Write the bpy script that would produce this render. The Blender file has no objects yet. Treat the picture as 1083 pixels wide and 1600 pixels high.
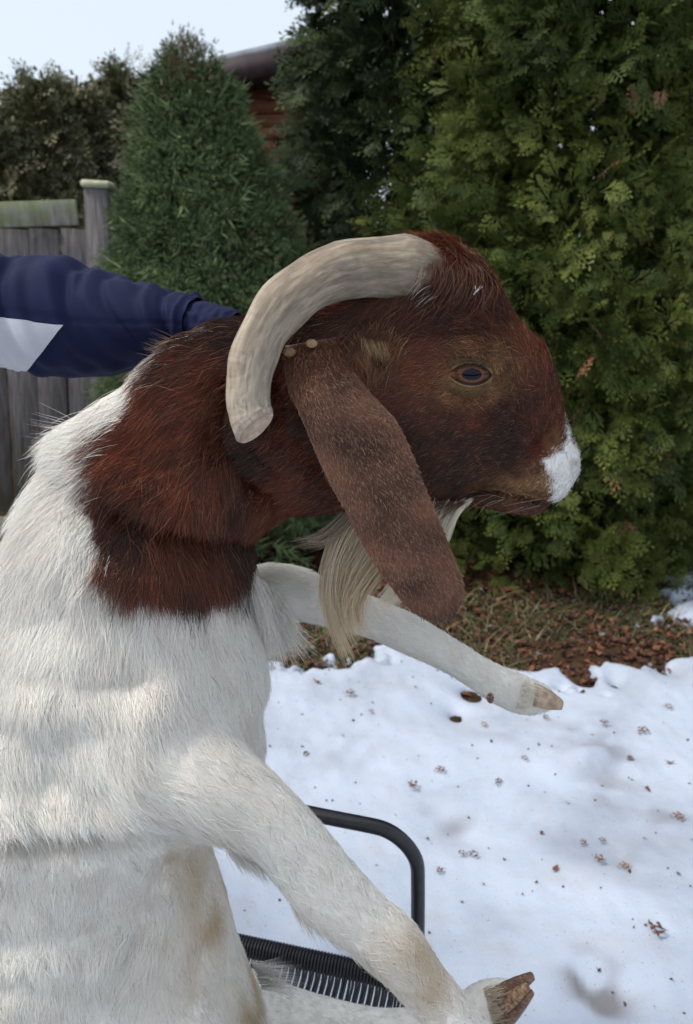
import bpy, math, random
import numpy as np
from mathutils import Vector, Matrix

# ------------------------------------------------------------------ camera, sky, sun, exposure
scene = bpy.context.scene
COL = scene.collection
R = math.radians
FPX, CXP, CYP = 1250.0, 541.5, 800.0          # focal length and centre in photograph pixels
PITCH = R(17.0)
CAM = np.array([0.0, 0.0, 1.6])
cam_d = bpy.data.cameras.new('camera'); cam = bpy.data.objects.new('camera', cam_d); COL.objects.link(cam)
cam_d.sensor_fit = 'VERTICAL'; cam_d.sensor_height = 24.0; cam_d.lens = FPX / 1600 * 24.0
cam.location = CAM; cam.rotation_euler = (math.pi / 2 - PITCH, 0, 0)
cam_d.clip_start = 0.02; cam_d.clip_end = 600
cam_d.dof.use_dof = True; cam_d.dof.focus_distance = 0.87; cam_d.dof.aperture_fstop = 5.0
scene.camera = cam

SUN_EL, SUN_AZ = 58.0, -100.0                   # azimuth of the sun seen from the scene, clockwise from +Y
world = bpy.data.worlds.new('World'); scene.world = world; world.use_nodes = True
nt = world.node_tree; nt.nodes.clear()
wo = nt.nodes.new('ShaderNodeOutputWorld'); bg = nt.nodes.new('ShaderNodeBackground')
sky = nt.nodes.new('ShaderNodeTexSky'); sky.sky_type = 'NISHITA'; sky.sun_disc = False
sky.sun_elevation = R(SUN_EL); sky.sun_rotation = R(SUN_AZ); sky.dust_density = 4.0; sky.air_density = 1.0
# thin bright overcast: the sky's own blue is mostly hidden by an even white cloud sheet
mx = nt.nodes.new('ShaderNodeMix'); mx.data_type = 'RGBA'; mx.inputs[0].default_value = 0.72
mx.inputs[7].default_value = (7.5, 8.3, 9.4, 1)
nt.links.new(sky.outputs[0], mx.inputs[6]); nt.links.new(mx.outputs[2], bg.inputs[0])
bg.inputs[1].default_value = 0.104
nt.links.new(bg.outputs[0], wo.inputs[0])

sun_d = bpy.data.lights.new('sun', 'SUN'); sun = bpy.data.objects.new('sun', sun_d); COL.objects.link(sun)
sun_d.energy = 2.5; sun_d.angle = R(18); sun_d.color = (1.0, 0.955, 0.89)
_az, _el = R(SUN_AZ), R(SUN_EL)
_sd = Vector((math.sin(_az) * math.cos(_el), math.cos(_az) * math.cos(_el), math.sin(_el)))
sun.rotation_euler = (-_sd).to_track_quat('-Z', 'Y').to_euler()
scene.view_settings.view_transform = 'Standard'; scene.view_settings.look = 'None'
scene.view_settings.exposure = 0.36; scene.view_settings.gamma = 1.0
scene.cycles.max_bounces = 8; scene.cycles.diffuse_bounces = 4; scene.cycles.glossy_bounces = 3
scene.cycles.transparent_max_bounces = 8
try: scene.cycles_curves.shape = 'RIBBONS'
except Exception: pass

# ------------------------------------------------------------------ helpers
rng = np.random.default_rng(7)
random.seed(7)
cp, sp = math.cos(PITCH), math.sin(PITCH)

def P(px, py, Y):
    """the point of the vertical plane y = Y that shows at a pixel of the photograph"""
    u = -(py - CYP) / FPX; x = (px - CXP) / FPX
    dy = cp + u * sp; dz = -sp + u * cp; k = Y / dy
    return np.array([x * k, Y, CAM[2] + dz * k])
def PG(px, py, z=0.0):
    u = -(py - CYP) / FPX; x = (px - CXP) / FPX
    dy = cp + u * sp; dz = -sp + u * cp; k = (z - CAM[2]) / dz
    return np.array([x * k, dy * k, z])
def mpp(py, Y):
    """metres per pixel on the plane y = Y at a picture row"""
    u = -(py - CYP) / FPX
    return Y / (cp + u * sp) / FPX
def to_px(p):
    """inverse of P: the row and column of points in the photograph"""
    p = np.asarray(p, float); X, Y, Z = p[..., 0], p[..., 1], p[..., 2] - CAM[2]
    d = Y * cp - Z * sp; v = Y * sp + Z * cp
    return CXP + X / d * FPX, CYP - v / d * FPX

def new_mesh(name, V, F, smooth=True):
    V = np.ascontiguousarray(V, np.float32); F = np.ascontiguousarray(F, np.int32)
    m = bpy.data.meshes.new(name); n = F.shape[1]
    m.vertices.add(len(V)); m.vertices.foreach_set('co', V.ravel())
    m.loops.add(F.size); m.loops.foreach_set('vertex_index', F.ravel())
    m.polygons.add(len(F)); m.polygons.foreach_set('loop_start', np.arange(0, F.size, n, dtype=np.int32))
    m.polygons.foreach_set('loop_total', np.full(len(F), n, np.int32))
    if smooth: m.polygons.foreach_set('use_smooth', np.ones(len(F), bool))
    m.update(calc_edges=True); m.validate()
    return m
def attr_f(m, name, vals):
    a = m.attributes.new(name, 'FLOAT', 'POINT'); a.data.foreach_set('value', np.ascontiguousarray(vals, np.float32))
def attr_c(m, name, cols):
    c = np.ones((len(cols), 4), np.float32); c[:, :3] = cols
    a = m.attributes.new(name, 'FLOAT_COLOR', 'POINT'); a.data.foreach_set('color', c.ravel())
def obj(name, mesh, mat=None, parent=None):
    o = bpy.data.objects.new(name, mesh); COL.objects.link(o)
    if mat is not None:
        for mm in (mat if isinstance(mat, (list, tuple)) else [mat]): mesh.materials.append(mm)
    if parent is not None: o.parent = parent
    return o
def tag(o, label=None, cat=None, group=None, kind=None):
    if label: o['label'] = label
    if cat: o['category'] = cat
    if group: o['group'] = group
    if kind: o['kind'] = kind
    return o
def empty(name, loc):
    o = bpy.data.objects.new(name, None); COL.objects.link(o); o.location = loc; o.empty_display_size = 0.1
    return o
def child(name, mesh, mat, thing):
    """a part built in world coordinates, hung under a thing standing at its own base"""
    o = obj(name, mesh, mat, thing)
    if thing.parent is None: o.matrix_parent_inverse = Matrix.Translation(-thing.location)
    return o

class Wob:
    """smooth pseudo-noise: a sum of plane waves"""
    def __init__(s, seed, freq, n=10, dim=3):
        g = np.random.default_rng(seed); d = g.normal(size=(n, dim)); d /= np.linalg.norm(d, axis=1)[:, None]
        s.k = d * (freq * 2 * np.pi * g.uniform(.6, 1.5, (n, 1))); s.p = g.uniform(0, 6.28, n); s.n = n
    def __call__(s, p):
        p = np.asarray(p, float); out = np.zeros(p.shape[:-1])
        for k, ph in zip(s.k, s.p): out += np.sin(p @ k + ph)
        return out / math.sqrt(s.n / 2)
def sstep(a, b, x):
    t = np.clip((x - a) / (b - a), 0, 1); return t * t * (3 - 2 * t)
def catmull(pts, n):
    pts = np.asarray(pts, float); m = len(pts); t = np.linspace(0, m - 1 - 1e-9, n); i = t.astype(int); f = (t - i)[:, None]
    q = np.vstack([2 * pts[0] - pts[1], pts, 2 * pts[-1] - pts[-2]])
    a, b, c, d = q[i], q[i + 1], q[i + 2], q[i + 3]
    return .5 * (2 * b + (c - a) * f + (2 * a - 5 * b + 4 * c - d) * f ** 2 + (3 * b - a - 3 * c + d) * f ** 3)
def poly_sd(px, py, poly):
    """signed distance to a closed polygon, negative inside"""
    poly = np.asarray(poly, float); d = np.full(px.shape, 1e9); ins = np.zeros(px.shape, bool)
    for a, b in zip(poly, np.roll(poly, -1, 0)):
        e = b - a; t = np.clip(((px - a[0]) * e[0] + (py - a[1]) * e[1]) / (e @ e + 1e-12), 0, 1)
        d = np.minimum(d, np.hypot(px - a[0] - t * e[0], py - a[1] - t * e[1]))
        c = ((a[1] <= py) & (py < b[1])) | ((b[1] <= py) & (py < a[1]))
        with np.errstate(divide='ignore', invalid='ignore'):
            xc = a[0] + (py - a[1]) * e[0] / (e[1] if abs(e[1]) > 1e-12 else 1e-12)
        ins ^= c & (px < xc)
    return np.where(ins, -d, d)
def line_d(px, py, pts):
    pts = np.asarray(pts, float); d = np.full(np.shape(px), 1e9)
    for a, b in zip(pts[:-1], pts[1:]):
        e = b - a; t = np.clip(((px - a[0]) * e[0] + (py - a[1]) * e[1]) / (e @ e + 1e-12), 0, 1)
        d = np.minimum(d, np.hypot(px - a[0] - t * e[0], py - a[1] - t * e[1]))
    return d
def rbf(px, py, pts, power=2.5):
    """inverse-distance interpolation of rows (px, py, values...)"""
    pts = np.asarray(pts, float); num = 0; den = 0
    for r in pts:
        w = 1 / (((px - r[0]) ** 2 + (py - r[1]) ** 2) + 400.0) ** (power / 2)
        num = num + w[..., None] * r[2:]; den = den + w
    return num / den[..., None]
def smin(a, b, k):
    h = np.clip(.5 + .5 * (b - a) / k, 0, 1); return b * (1 - h) + a * h - k * h * (1 - h)

def surface_nets(F, xs, ys, zs):
    S = F < 0; n = S.shape
    c = np.zeros((n[0] - 1, n[1] - 1, n[2] - 1), np.int8)
    for i in (0, 1):
        for j in (0, 1):
            for k in (0, 1): c += S[i:n[0] - 1 + i, j:n[1] - 1 + j, k:n[2] - 1 + k]
    act = (c > 0) & (c < 8); idx = np.full(act.shape, -1, np.int64); ii = np.argwhere(act); idx[act] = np.arange(len(ii))
    I, J, K = ii.T; acc = np.zeros((len(ii), 3)); cnt = np.zeros(len(ii))
    G = (xs, ys, zs)
    for ax in range(3):
        for a in (0, 1):
            for b in (0, 1):
                o0 = [0, 0, 0]; o1 = [0, 0, 0]; oth = [q for q in range(3) if q != ax]
                o0[oth[0]] = o1[oth[0]] = a; o0[oth[1]] = o1[oth[1]] = b; o1[ax] = 1
                f0 = F[I + o0[0], J + o0[1], K + o0[2]]; f1 = F[I + o1[0], J + o1[1], K + o1[2]]
                m = (f0 < 0) != (f1 < 0); t = np.where(m, f0 / np.where(m, f0 - f1, 1), 0)
                p = np.stack([G[q][(I, J, K)[q] + o0[q]] for q in range(3)], 1)
                q0 = G[ax][(I, J, K)[ax]]; q1 = G[ax][(I, J, K)[ax] + 1]; p[:, ax] = q0 + t * (q1 - q0)
                acc[m] += p[m]; cnt[m] += 1
    V = acc / cnt[:, None]; quads = []
    for ax in range(3):
        s0 = [slice(None)] * 3; s1 = [slice(None)] * 3; s0[ax] = slice(0, -1); s1[ax] = slice(1, None)
        A, B = S[tuple(s0)], S[tuple(s1)]; e = np.argwhere(A != B)
        oth = [q for q in range(3) if q != ax]
        ok = (e[:, oth[0]] > 0) & (e[:, oth[1]] > 0) & (e[:, oth[0]] < n[oth[0]] - 1) & (e[:, oth[1]] < n[oth[1]] - 1); e = e[ok]
        q = []
        for a, b in ((-1, -1), (0, -1), (0, 0), (-1, 0)):
            f = e.copy(); f[:, oth[0]] += a; f[:, oth[1]] += b; q.append(idx[f[:, 0], f[:, 1], f[:, 2]])
        q = np.stack(q, 1); flip = A[e[:, 0], e[:, 1], e[:, 2]]
        if ax == 1: flip = ~flip
        q[~flip] = q[~flip][:, ::-1]; quads.append(q)
    return V, np.vstack(quads)
def vnormals(V, F):
    n = np.zeros_like(V)
    fn = np.cross(V[F[:, 2]] - V[F[:, 0]], V[F[:, 3 if F.shape[1] == 4 else 1]] - V[F[:, 1 if F.shape[1] == 4 else 0]])
    if F.shape[1] == 3: fn = np.cross(V[F[:, 1]] - V[F[:, 0]], V[F[:, 2]] - V[F[:, 0]])
    for k in range(F.shape[1]): np.add.at(n, F[:, k], fn)
    return n / (np.linalg.norm(n, axis=1)[:, None] + 1e-12)
def relax(V, F, it, lam=.5):
    E = np.vstack([F[:, [k, (k + 1) % 4]] for k in range(4)]); n = len(V)
    deg = np.bincount(E.ravel(), minlength=n)
    for _ in range(it):
        s = np.stack([np.bincount(E[:, 0], V[E[:, 1], q], n) + np.bincount(E[:, 1], V[E[:, 0], q], n) for q in range(3)], 1)
        V = V + lam * (s / deg[:, None] - V)
    return V
def tube_mesh(path, rad, n=12, cap=True, up=(0, 0, 1), flat=None, disp=None):
    """a tube along a polyline: rad per point, optional flattening across 'up'"""
    path = np.asarray(path, float); m = len(path); rad = np.broadcast_to(rad, m)
    T = np.gradient(path, axis=0); T /= np.linalg.norm(T, axis=1)[:, None]
    U = np.array(up, float); V = []
    A = np.zeros_like(T); prev = U - T[0] * (U @ T[0])
    if np.linalg.norm(prev) < 1e-3: prev = np.array([1., 0, 0]) - T[0] * T[0][0]
    for i in range(m):
        prev = prev - T[i] * (prev @ T[i]); prev = prev / np.linalg.norm(prev); A[i] = prev
    B = np.cross(T, A); th = np.linspace(0, 2 * np.pi, n, endpoint=False)
    fl = np.ones(m) if flat is None else np.broadcast_to(flat, m)
    rr = rad[:, None] * np.ones(n) if disp is None else rad[:, None] + disp(np.arange(m)[:, None] / (m - 1), th[None, :])
    V = path[:, None] + A[:, None] * (np.cos(th)[None, :] * rr)[..., None] + B[:, None] * (np.sin(th)[None, :] * rr * fl[:, None])[..., None]
    V = V.reshape(-1, 3); F = []
    i, j = np.meshgrid(np.arange(m - 1), np.arange(n), indexing='ij'); j2 = (j + 1) % n
    F = np.stack([i * n + j, (i + 1) * n + j, (i + 1) * n + j2, i * n + j2], -1).reshape(-1, 4)[:, ::-1]
    if cap:
        c0, c1 = len(V), len(V) + 1; V = np.vstack([V, path[0], path[-1]])
        jj = np.arange(n); k = (jj + 1) % n
        F = np.vstack([F, np.stack([jj, k, np.full(n, c0), np.full(n, c0)], 1)[:, ::-1] * 1, np.stack([(m - 1) * n + k, (m - 1) * n + jj, np.full(n, c1), np.full(n, c1)], 1)[:, ::-1] * 1])
    return V, F
def quads_to_mesh(name, V, F, smooth=True):
    """quads where a repeated index means a triangle"""
    F = np.asarray(F); m = bpy.data.meshes.new(name)
    fl = []
    for f in F.tolist():
        g = []
        for q in f:
            if q not in g: g.append(q)
        if len(g) >= 3: fl.append(g)
    m.from_pydata(np.asarray(V, float).tolist(), [], fl)
    if smooth: m.polygons.foreach_set('use_smooth', np.ones(len(m.polygons), bool))
    m.update(); return m
def box_vf(c, s, rot=None):
    x, y, z = np.array(s) / 2; V = np.array([[a, b, d] for a in (-x, x) for b in (-y, y) for d in (-z, z)])
    if rot is not None: V = V @ np.array(rot).T
    F = np.array([[0, 1, 3, 2], [4, 6, 7, 5], [0, 4, 5, 1], [2, 3, 7, 6], [0, 2, 6, 4], [1, 5, 7, 3]])
    return V + np.array(c), F
def rotz(a): c, s = math.cos(a), math.sin(a); return np.array([[c, -s, 0], [s, c, 0], [0, 0, 1]])

# ------------------------------------------------------------------ materials
def mat(name, col=(.5, .5, .5), rough=.6, spec=.3, sheen=0):
    m = bpy.data.materials.new(name); m.use_nodes = True; b = m.node_tree.nodes['Principled BSDF']
    b.inputs['Base Color'].default_value = (*col, 1); b.inputs['Roughness'].default_value = rough
    b.inputs['Specular IOR Level'].default_value = spec
    if sheen: b.inputs['Sheen Weight'].default_value = sheen
    return m, m.node_tree, b
def N(t, typ, **kw):
    n = t.nodes.new(typ)
    for k, v in kw.items():
        if k.startswith('i_'): n.inputs[k[2:].replace('_', ' ')].default_value = v
        else: setattr(n, k, v)
    return n
def ramp(t, src, stops):
    r = t.nodes.new('ShaderNodeValToRGB'); e = r.color_ramp.elements
    while len(e) < len(stops): e.new(.5)
    for q, (p, c) in zip(e, stops): q.position = p; q.color = (*c, 1)
    t.links.new(src, r.inputs[0]); return r.outputs[0]
def noise(t, scale, detail=4, vec=None, rough=.55, dist=0):
    n = N(t, 'ShaderNodeTexNoise'); n.inputs['Scale'].default_value = scale; n.inputs['Detail'].default_value = detail
    n.inputs['Roughness'].default_value = rough; n.inputs['Distortion'].default_value = dist
    if vec is None: vec = N(t, 'ShaderNodeTexCoord').outputs['Object']
    t.links.new(vec, n.inputs['Vector']); return n.outputs['Fac']
def stretch(t, s):
    m = N(t, 'ShaderNodeMapping'); m.inputs['Scale'].default_value = s
    t.links.new(N(t, 'ShaderNodeTexCoord').outputs['Object'], m.inputs['Vector']); return m.outputs[0]
def bump(t, b, h, strength=.3, dist=.01):
    n = N(t, 'ShaderNodeBump'); n.inputs['Strength'].default_value = strength; n.inputs['Distance'].default_value = dist
    t.links.new(h, n.inputs['Height']); t.links.new(n.outputs[0], b.inputs['Normal'])
def mixc(t, fac, a, b, mode='MIX'):
    n = N(t, 'ShaderNodeMix', data_type='RGBA', blend_type=mode)
    for s, v in ((0, fac), (6, a), (7, b)):
        if hasattr(v, 'is_output'): t.links.new(v, n.inputs[s])
        else: n.inputs[s].default_value = v if s == 0 else (*v, 1)
    return n.outputs[2]
def attr(t, name): return N(t, 'ShaderNodeAttribute', attribute_name=name)

M = {}
m, t, b = mat('coat_hair', rough=.27, spec=.0); a = attr(t, 'tone'); t.links.new(a.outputs['Color'], b.inputs['Base Color'])
# hair takes part of its shading normal from the hide it grows on, so the coat shows the form beneath it
sc_ = N(t, 'ShaderNodeVectorMath', operation='SCALE'); sc_.inputs['Scale'].default_value = 1.15; t.links.new(attr(t, 'hide').outputs['Vector'], sc_.inputs[0])
s2_ = N(t, 'ShaderNodeVectorMath', operation='SCALE'); s2_.inputs['Scale'].default_value = .6; t.links.new(N(t, 'ShaderNodeNewGeometry').outputs['Normal'], s2_.inputs[0])
va_ = N(t, 'ShaderNodeVectorMath', operation='ADD'); t.links.new(sc_.outputs[0], va_.inputs[0]); t.links.new(s2_.outputs[0], va_.inputs[1])
vn_ = N(t, 'ShaderNodeVectorMath', operation='NORMALIZE'); t.links.new(va_.outputs[0], vn_.inputs[0]); t.links.new(vn_.outputs[0], b.inputs['Normal'])
hb_ = N(t, 'ShaderNodeBsdfHair', component='Reflection'); hb_.inputs['RoughnessU'].default_value = .11; hb_.inputs['RoughnessV'].default_value = .35
t.links.new(mixc(t, .5, (1, .8, .66), a.outputs['Color']), hb_.inputs['Color'])
ms_ = N(t, 'ShaderNodeMixShader'); ms_.inputs[0].default_value = .065; t.links.new(b.outputs[0], ms_.inputs[1]); t.links.new(hb_.outputs[0], ms_.inputs[2])
t.links.new(ms_.outputs[0], t.nodes['Material Output'].inputs['Surface']); M['hair'] = m
m, t, b = mat('coat_skin', rough=.8, spec=.1); a = attr(t, 'tone'); t.links.new(a.outputs['Color'], b.inputs['Base Color']); M['skin'] = m
m, t, b = mat('ear_felt', rough=.85, spec=.12, sheen=.15)
v = noise(t, 22, 3); w = noise(t, 420, 2)
c1 = ramp(t, v, [(.36, (.1, .045, .03)), (.55, (.22, .1, .062)), (.7, (.3, .14, .088))])
c = mixc(t, .5, c1, ramp(t, w, [(.35, (.35, .3, .28)), (.7, (1, 1, 1))]), 'MULTIPLY'); t.links.new(c, b.inputs['Base Color'])
bump(t, b, w, .5, .002); M['ear'] = m
m, t, b = mat('horn_keratin', rough=.62, spec=.3)
s1 = noise(t, 14, 5); s2 = noise(t, 60, 5, dist=1.2); a = attr(t, 'along')
wv = N(t, 'ShaderNodeTexWave', bands_direction='Y'); wv.inputs['Scale'].default_value = 5; wv.inputs['Distortion'].default_value = 14; wv.inputs['Detail'].default_value = 4; wv.inputs['Detail Scale'].default_value = 2.5
hv_ = attr(t, 'huv').outputs['Vector']; s1 = noise(t, 1.6, 4, hv_); s2 = noise(t, 5.5, 6, hv_, dist=.5); gr0 = noise(t, 2.6, 6, hv_, dist=.7)
cx = N(t, 'ShaderNodeCombineXYZ'); t.links.new(a.outputs['Fac'], cx.inputs[0]); a2 = attr(t, 'around'); t.links.new(a2.outputs['Fac'], cx.inputs[1]); t.links.new(cx.outputs[0], wv.inputs['Vector'])
c = ramp(t, s1, [(.34, (.16, .122, .085)), (.5, (.285, .225, .155)), (.66, (.4, .33, .24))])
c = mixc(t, .55, c, ramp(t, s2, [(.35, (.45, .42, .4)), (.6, (1, 1, 1))]), 'MULTIPLY')
c = mixc(t, ramp(t, a.outputs['Fac'], [(.45, (0, 0, 0)), (1, (1, 1, 1))]), c, mixc(t, .6, c, (.58, .48, .37)))
c = mixc(t, ramp(t, gr0, [(.46, (0, 0, 0)), (.68, (.7, .7, .7))]), c, (.12, .1, .085)); c = mixc(t, .14, c, wv.outputs['Color'], 'MULTIPLY'); t.links.new(c, b.inputs['Base Color'])
ad = N(t, 'ShaderNodeMath', operation='ADD'); t.links.new(wv.outputs['Fac'], ad.inputs[0]); t.links.new(s2, ad.inputs[1]); bump(t, b, ad.outputs[0], .22, .0015); M['horn'] = m
m, t, b = mat('horn_cut', rough=.55, spec=.3); s = noise(t, 120, 4); t.links.new(ramp(t, s, [(.3, (.4, .27, .19)), (.7, (.58, .47, .36))]), b.inputs['Base Color']); bump(t, b, s, .3, .001); M['horn_cut'] = m
m, t, b = mat('hoof_pale', rough=.55, spec=.3); s = noise(t, 90, 4); t.links.new(ramp(t, s, [(.3, (.27, .18, .12)), (.7, (.5, .37, .26))]), b.inputs['Base Color']); bump(t, b, s, .4, .001); M['hoof_pale'] = m
m, t, b = mat('hoof_brown', rough=.4, spec=.4); s = noise(t, 130, 5, stretch(t, (1, 1, 4))); t.links.new(ramp(t, s, [(.3, (.055, .028, .018)), (.5, (.16, .085, .05)), (.72, (.32, .2, .125))]), b.inputs['Base Color']); bump(t, b, s, .5, .002); M['hoof_brown'] = m
m, t, b = mat('hoof_sole', rough=.7, spec=.2); s = noise(t, 160, 4); t.links.new(ramp(t, s, [(.35, (.11, .06, .04)), (.6, (.36, .23, .14)), (.75, (.55, .42, .3))]), b.inputs['Base Color']); bump(t, b, s, .6, .002); M['hoof_sole'] = m
m, t, b = mat('eye_glass', rough=.04, spec=.24)
a = attr(t, 'tone'); t.links.new(a.outputs['Color'], b.inputs['Base Color']); M['eye'] = m
m, t, b = mat('lid_skin', rough=.8, spec=.12); s = noise(t, 300, 3); t.links.new(ramp(t, s, [(.3, (.14, .085, .042)), (.7, (.24, .15, .075))]), b.inputs['Base Color']); M['lid'] = m
m, t, b = mat('lid_margin', (.012, .008, .006), .4, .3); M['lid_dark'] = m
m, t, b = mat('bald_spot', rough=.7); s = noise(t, 250, 3); t.links.new(ramp(t, s, [(.3, (.22, .14, .07)), (.7, (.36, .25, .13))]), b.inputs['Base Color']); M['spot'] = m

m, t, b = mat('snow', rough=.55, spec=.25)
s1 = noise(t, 1.7, 5, dist=.6); s2 = noise(t, 9, 5); s3 = noise(t, 160, 3); s4 = noise(t, 36, 4)
c = ramp(t, s1, [(.36, (.455, .505, .595)), (.52, (.42, .47, .555)), (.7, (.29, .325, .39))])
dk = N(t, 'ShaderNodeMath', operation='MULTIPLY'); t.links.new(ramp(t, s2, [(.56, (0, 0, 0)), (.76, (1, 1, 1))]), dk.inputs[0]); dk.inputs[1].default_value = .62
c = mixc(t, dk.outputs[0], c, (.42, .42, .44))
sp_ = ramp(t, noise(t, 210, 1), [(.735, (0, 0, 0)), (.76, (1, 1, 1))]); c = mixc(t, sp_, c, (.12, .1, .085))
dirt = attr(t, 'dirt'); c = mixc(t, dirt.outputs['Fac'], c, (.16, .15, .15))
t.links.new(c, b.inputs['Base Color'])
ad = N(t, 'ShaderNodeMath', operation='MULTIPLY_ADD'); t.links.new(s4, ad.inputs[0]); ad.inputs[1].default_value = 1.6; t.links.new(s3, ad.inputs[2]); bump(t, b, ad.outputs[0], .22, .008)
b.inputs['Subsurface Weight'].default_value = .15; b.inputs['Subsurface Radius'].default_value = (.02, .025, .03); M['snow'] = m
m, t, b = mat('soil', rough=.95, spec=.1); s = noise(t, 18, 6)
t.links.new(ramp(t, s, [(.3, (.018, .013, .009)), (.52, (.055, .032, .018)), (.72, (.085, .055, .028))]), b.inputs['Base Color']); bump(t, b, s, .8, .03); M['soil'] = m
def leafy(name, stops, rough=.65, spec=.2, trans=.0):
    m, t, b = mat(name, rough=rough, spec=spec); a = attr(t, 'tint')
    t.links.new(ramp(t, a.outputs['Fac'], stops), b.inputs['Base Color']); return m
M['cedar'] = leafy('cedar_foliage', [(0, (.016, .028, .008)), (.45, (.062, .084, .017)), (.8, (.13, .148, .03)), (.93, (.14, .14, .045)), (.97, (.2, .09, .04)), (1, (.26, .13, .07))])
M['cedar_blue'] = leafy('cedar_foliage_cool', [(0, (.022, .034, .015)), (.5, (.052, .074, .027)), (.85, (.1, .125, .045)), (1, (.14, .1, .05))])
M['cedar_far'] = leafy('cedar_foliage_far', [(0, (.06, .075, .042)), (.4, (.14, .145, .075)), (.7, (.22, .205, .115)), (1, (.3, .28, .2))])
M['spruce'] = leafy('spruce_needles', [(0, (.045, .066, .03)), (.5, (.125, .175, .072)), (.85, (.2, .255, .11)), (.93, (.2, .25, .11)), (1, (.16, .09, .045))])
M['litter'] = leafy('dead_leaves', [(0, (.022, .013, .009)), (.35, (.065, .026, .016)), (.65, (.13, .048, .024)), (.85, (.19, .085, .04)), (1, (.16, .14, .15))], rough=.6, spec=.3)
M['grass'] = leafy('winter_grass', [(0, (.03, .045, .018)), (.5, (.07, .08, .035)), (1, (.26, .21, .12))])
m, t, b = mat('bark', rough=.9); s = noise(t, 30, 5, stretch(t, (4, 4, .6))); t.links.new(ramp(t, s, [(.3, (.03, .022, .017)), (.7, (.13, .1, .075))]), b.inputs['Base Color']); bump(t, b, s, .8, .01); M['bark'] = m
m, t, b = mat('grey_wood', rough=.85, spec=.15); inf = N(t, 'ShaderNodeObjectInfo')
s = noise(t, 7, 6, stretch(t, (9, 9, .7)), dist=.4); s2 = noise(t, 2.2, 4)
c = ramp(t, s, [(.28, (.075, .066, .065)), (.5, (.155, .142, .138)), (.75, (.25, .235, .23))])
c = mixc(t, .6, c, ramp(t, inf.outputs['Random'], [(0, (.55, .52, .55)), (.5, (.85, .83, .85)), (1, (1, 1, 1))]), 'MULTIPLY')
gz = N(t, 'ShaderNodeSeparateXYZ'); t.links.new(N(t, 'ShaderNodeNewGeometry').outputs['Position'], gz.inputs[0])
gm = N(t, 'ShaderNodeMath', operation='MULTIPLY'); t.links.new(ramp(t, gz.outputs[2], [(.0, (1, 1, 1)), (.75, (.0, .0, .0))]), gm.inputs[0]); t.links.new(ramp(t, s2, [(.4, (0, 0, 0)), (.6, (1, 1, 1))]), gm.inputs[1])
c = mixc(t, gm.outputs[0], c, (.075, .08, .03)); t.links.new(c, b.inputs['Base Color']); bump(t, b, s, .5, .006); M['wood'] = m
m, t, b = mat('mossy_wood', rough=.9, spec=.1); s = noise(t, 6, 5, stretch(t, (1, 6, 6))); s2 = noise(t, 5, 4)
c = mixc(t, ramp(t, s2, [(.4, (0, 0, 0)), (.62, (1, 1, 1))]), ramp(t, s, [(.3, (.17, .16, .14)), (.7, (.36, .35, .3))]), (.2, .215, .1)); t.links.new(c, b.inputs['Base Color']); bump(t, b, s, .5, .005); M['moss'] = m
m, t, b = mat('cap_wood', rough=.8); s = noise(t, 20, 4); t.links.new(ramp(t, s, [(.3, (.33, .32, .2)), (.7, (.56, .55, .4))]), b.inputs['Base Color']); M['cap'] = m
m, t, b = mat('black_tube', rough=.34, spec=.5); s = noise(t, 90, 3); t.links.new(ramp(t, s, [(.3, (.008, .008, .01)), (.7, (.018, .018, .022))]), b.inputs['Base Color']); bump(t, b, noise(t, 500, 2), .08, .001); M['tube'] = m
m, t, b = mat('black_cord', rough=.42, spec=.45); s = noise(t, 60, 3); t.links.new(ramp(t, s, [(.3, (.007, .007, .01)), (.7, (.02, .02, .026))]), b.inputs['Base Color']); M['cord'] = m
def cloth(name, c0, c1, rough=.8, sheen=.35):
    m, t, b = mat(name, rough=rough, spec=.2, sheen=sheen); s = noise(t, 14, 4); f = noise(t, 900, 2)
    t.links.new(ramp(t, s, [(.3, c0), (.7, c1)]), b.inputs['Base Color']); bump(t, b, f, .25, .0006); b.inputs['Sheen Tint'].default_value = (*[min(1, q * 6) for q in c1], 1); return m
M['navy'] = cloth('navy_jersey', (.0034, .0056, .028), (.005, .008, .04), sheen=.02)
M['white_cloth'] = cloth('white_panel_cloth', (.42, .42, .47), (.5, .5, .55), .55, .1)
M['trouser'] = cloth('dark_trouser', (.012, .012, .016), (.02, .02, .026))
m, t, b = mat('person_skin', (.5, .3, .22), .5); M['pskin'] = m
m, t, b = mat('person_hair', (.03, .02, .015), .6); M['phair'] = m
m, t, b = mat('shoe', (.02, .02, .02), .6); M['shoe'] = m
m, t, b = mat('roof_metal', rough=.6); s = noise(t, 8, 3); t.links.new(ramp(t, s, [(.3, (.035, .022, .024)), (.7, (.06, .038, .04))]), b.inputs['Base Color']); M['roof'] = m
m, t, b = mat('roof_top', rough=.8); s = noise(t, 6, 4); t.links.new(ramp(t, s, [(.3, (.16, .17, .18)), (.7, (.3, .32, .34))]), b.inputs['Base Color']); M['roof_top'] = m
m, t, b = mat('orange_siding', rough=.7); s = noise(t, 5, 5, stretch(t, (.6, 4, 9))); t.links.new(ramp(t, s, [(.3, (.13, .05, .025)), (.7, (.27, .115, .055))]), b.inputs['Base Color']); M['siding'] = m

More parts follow.
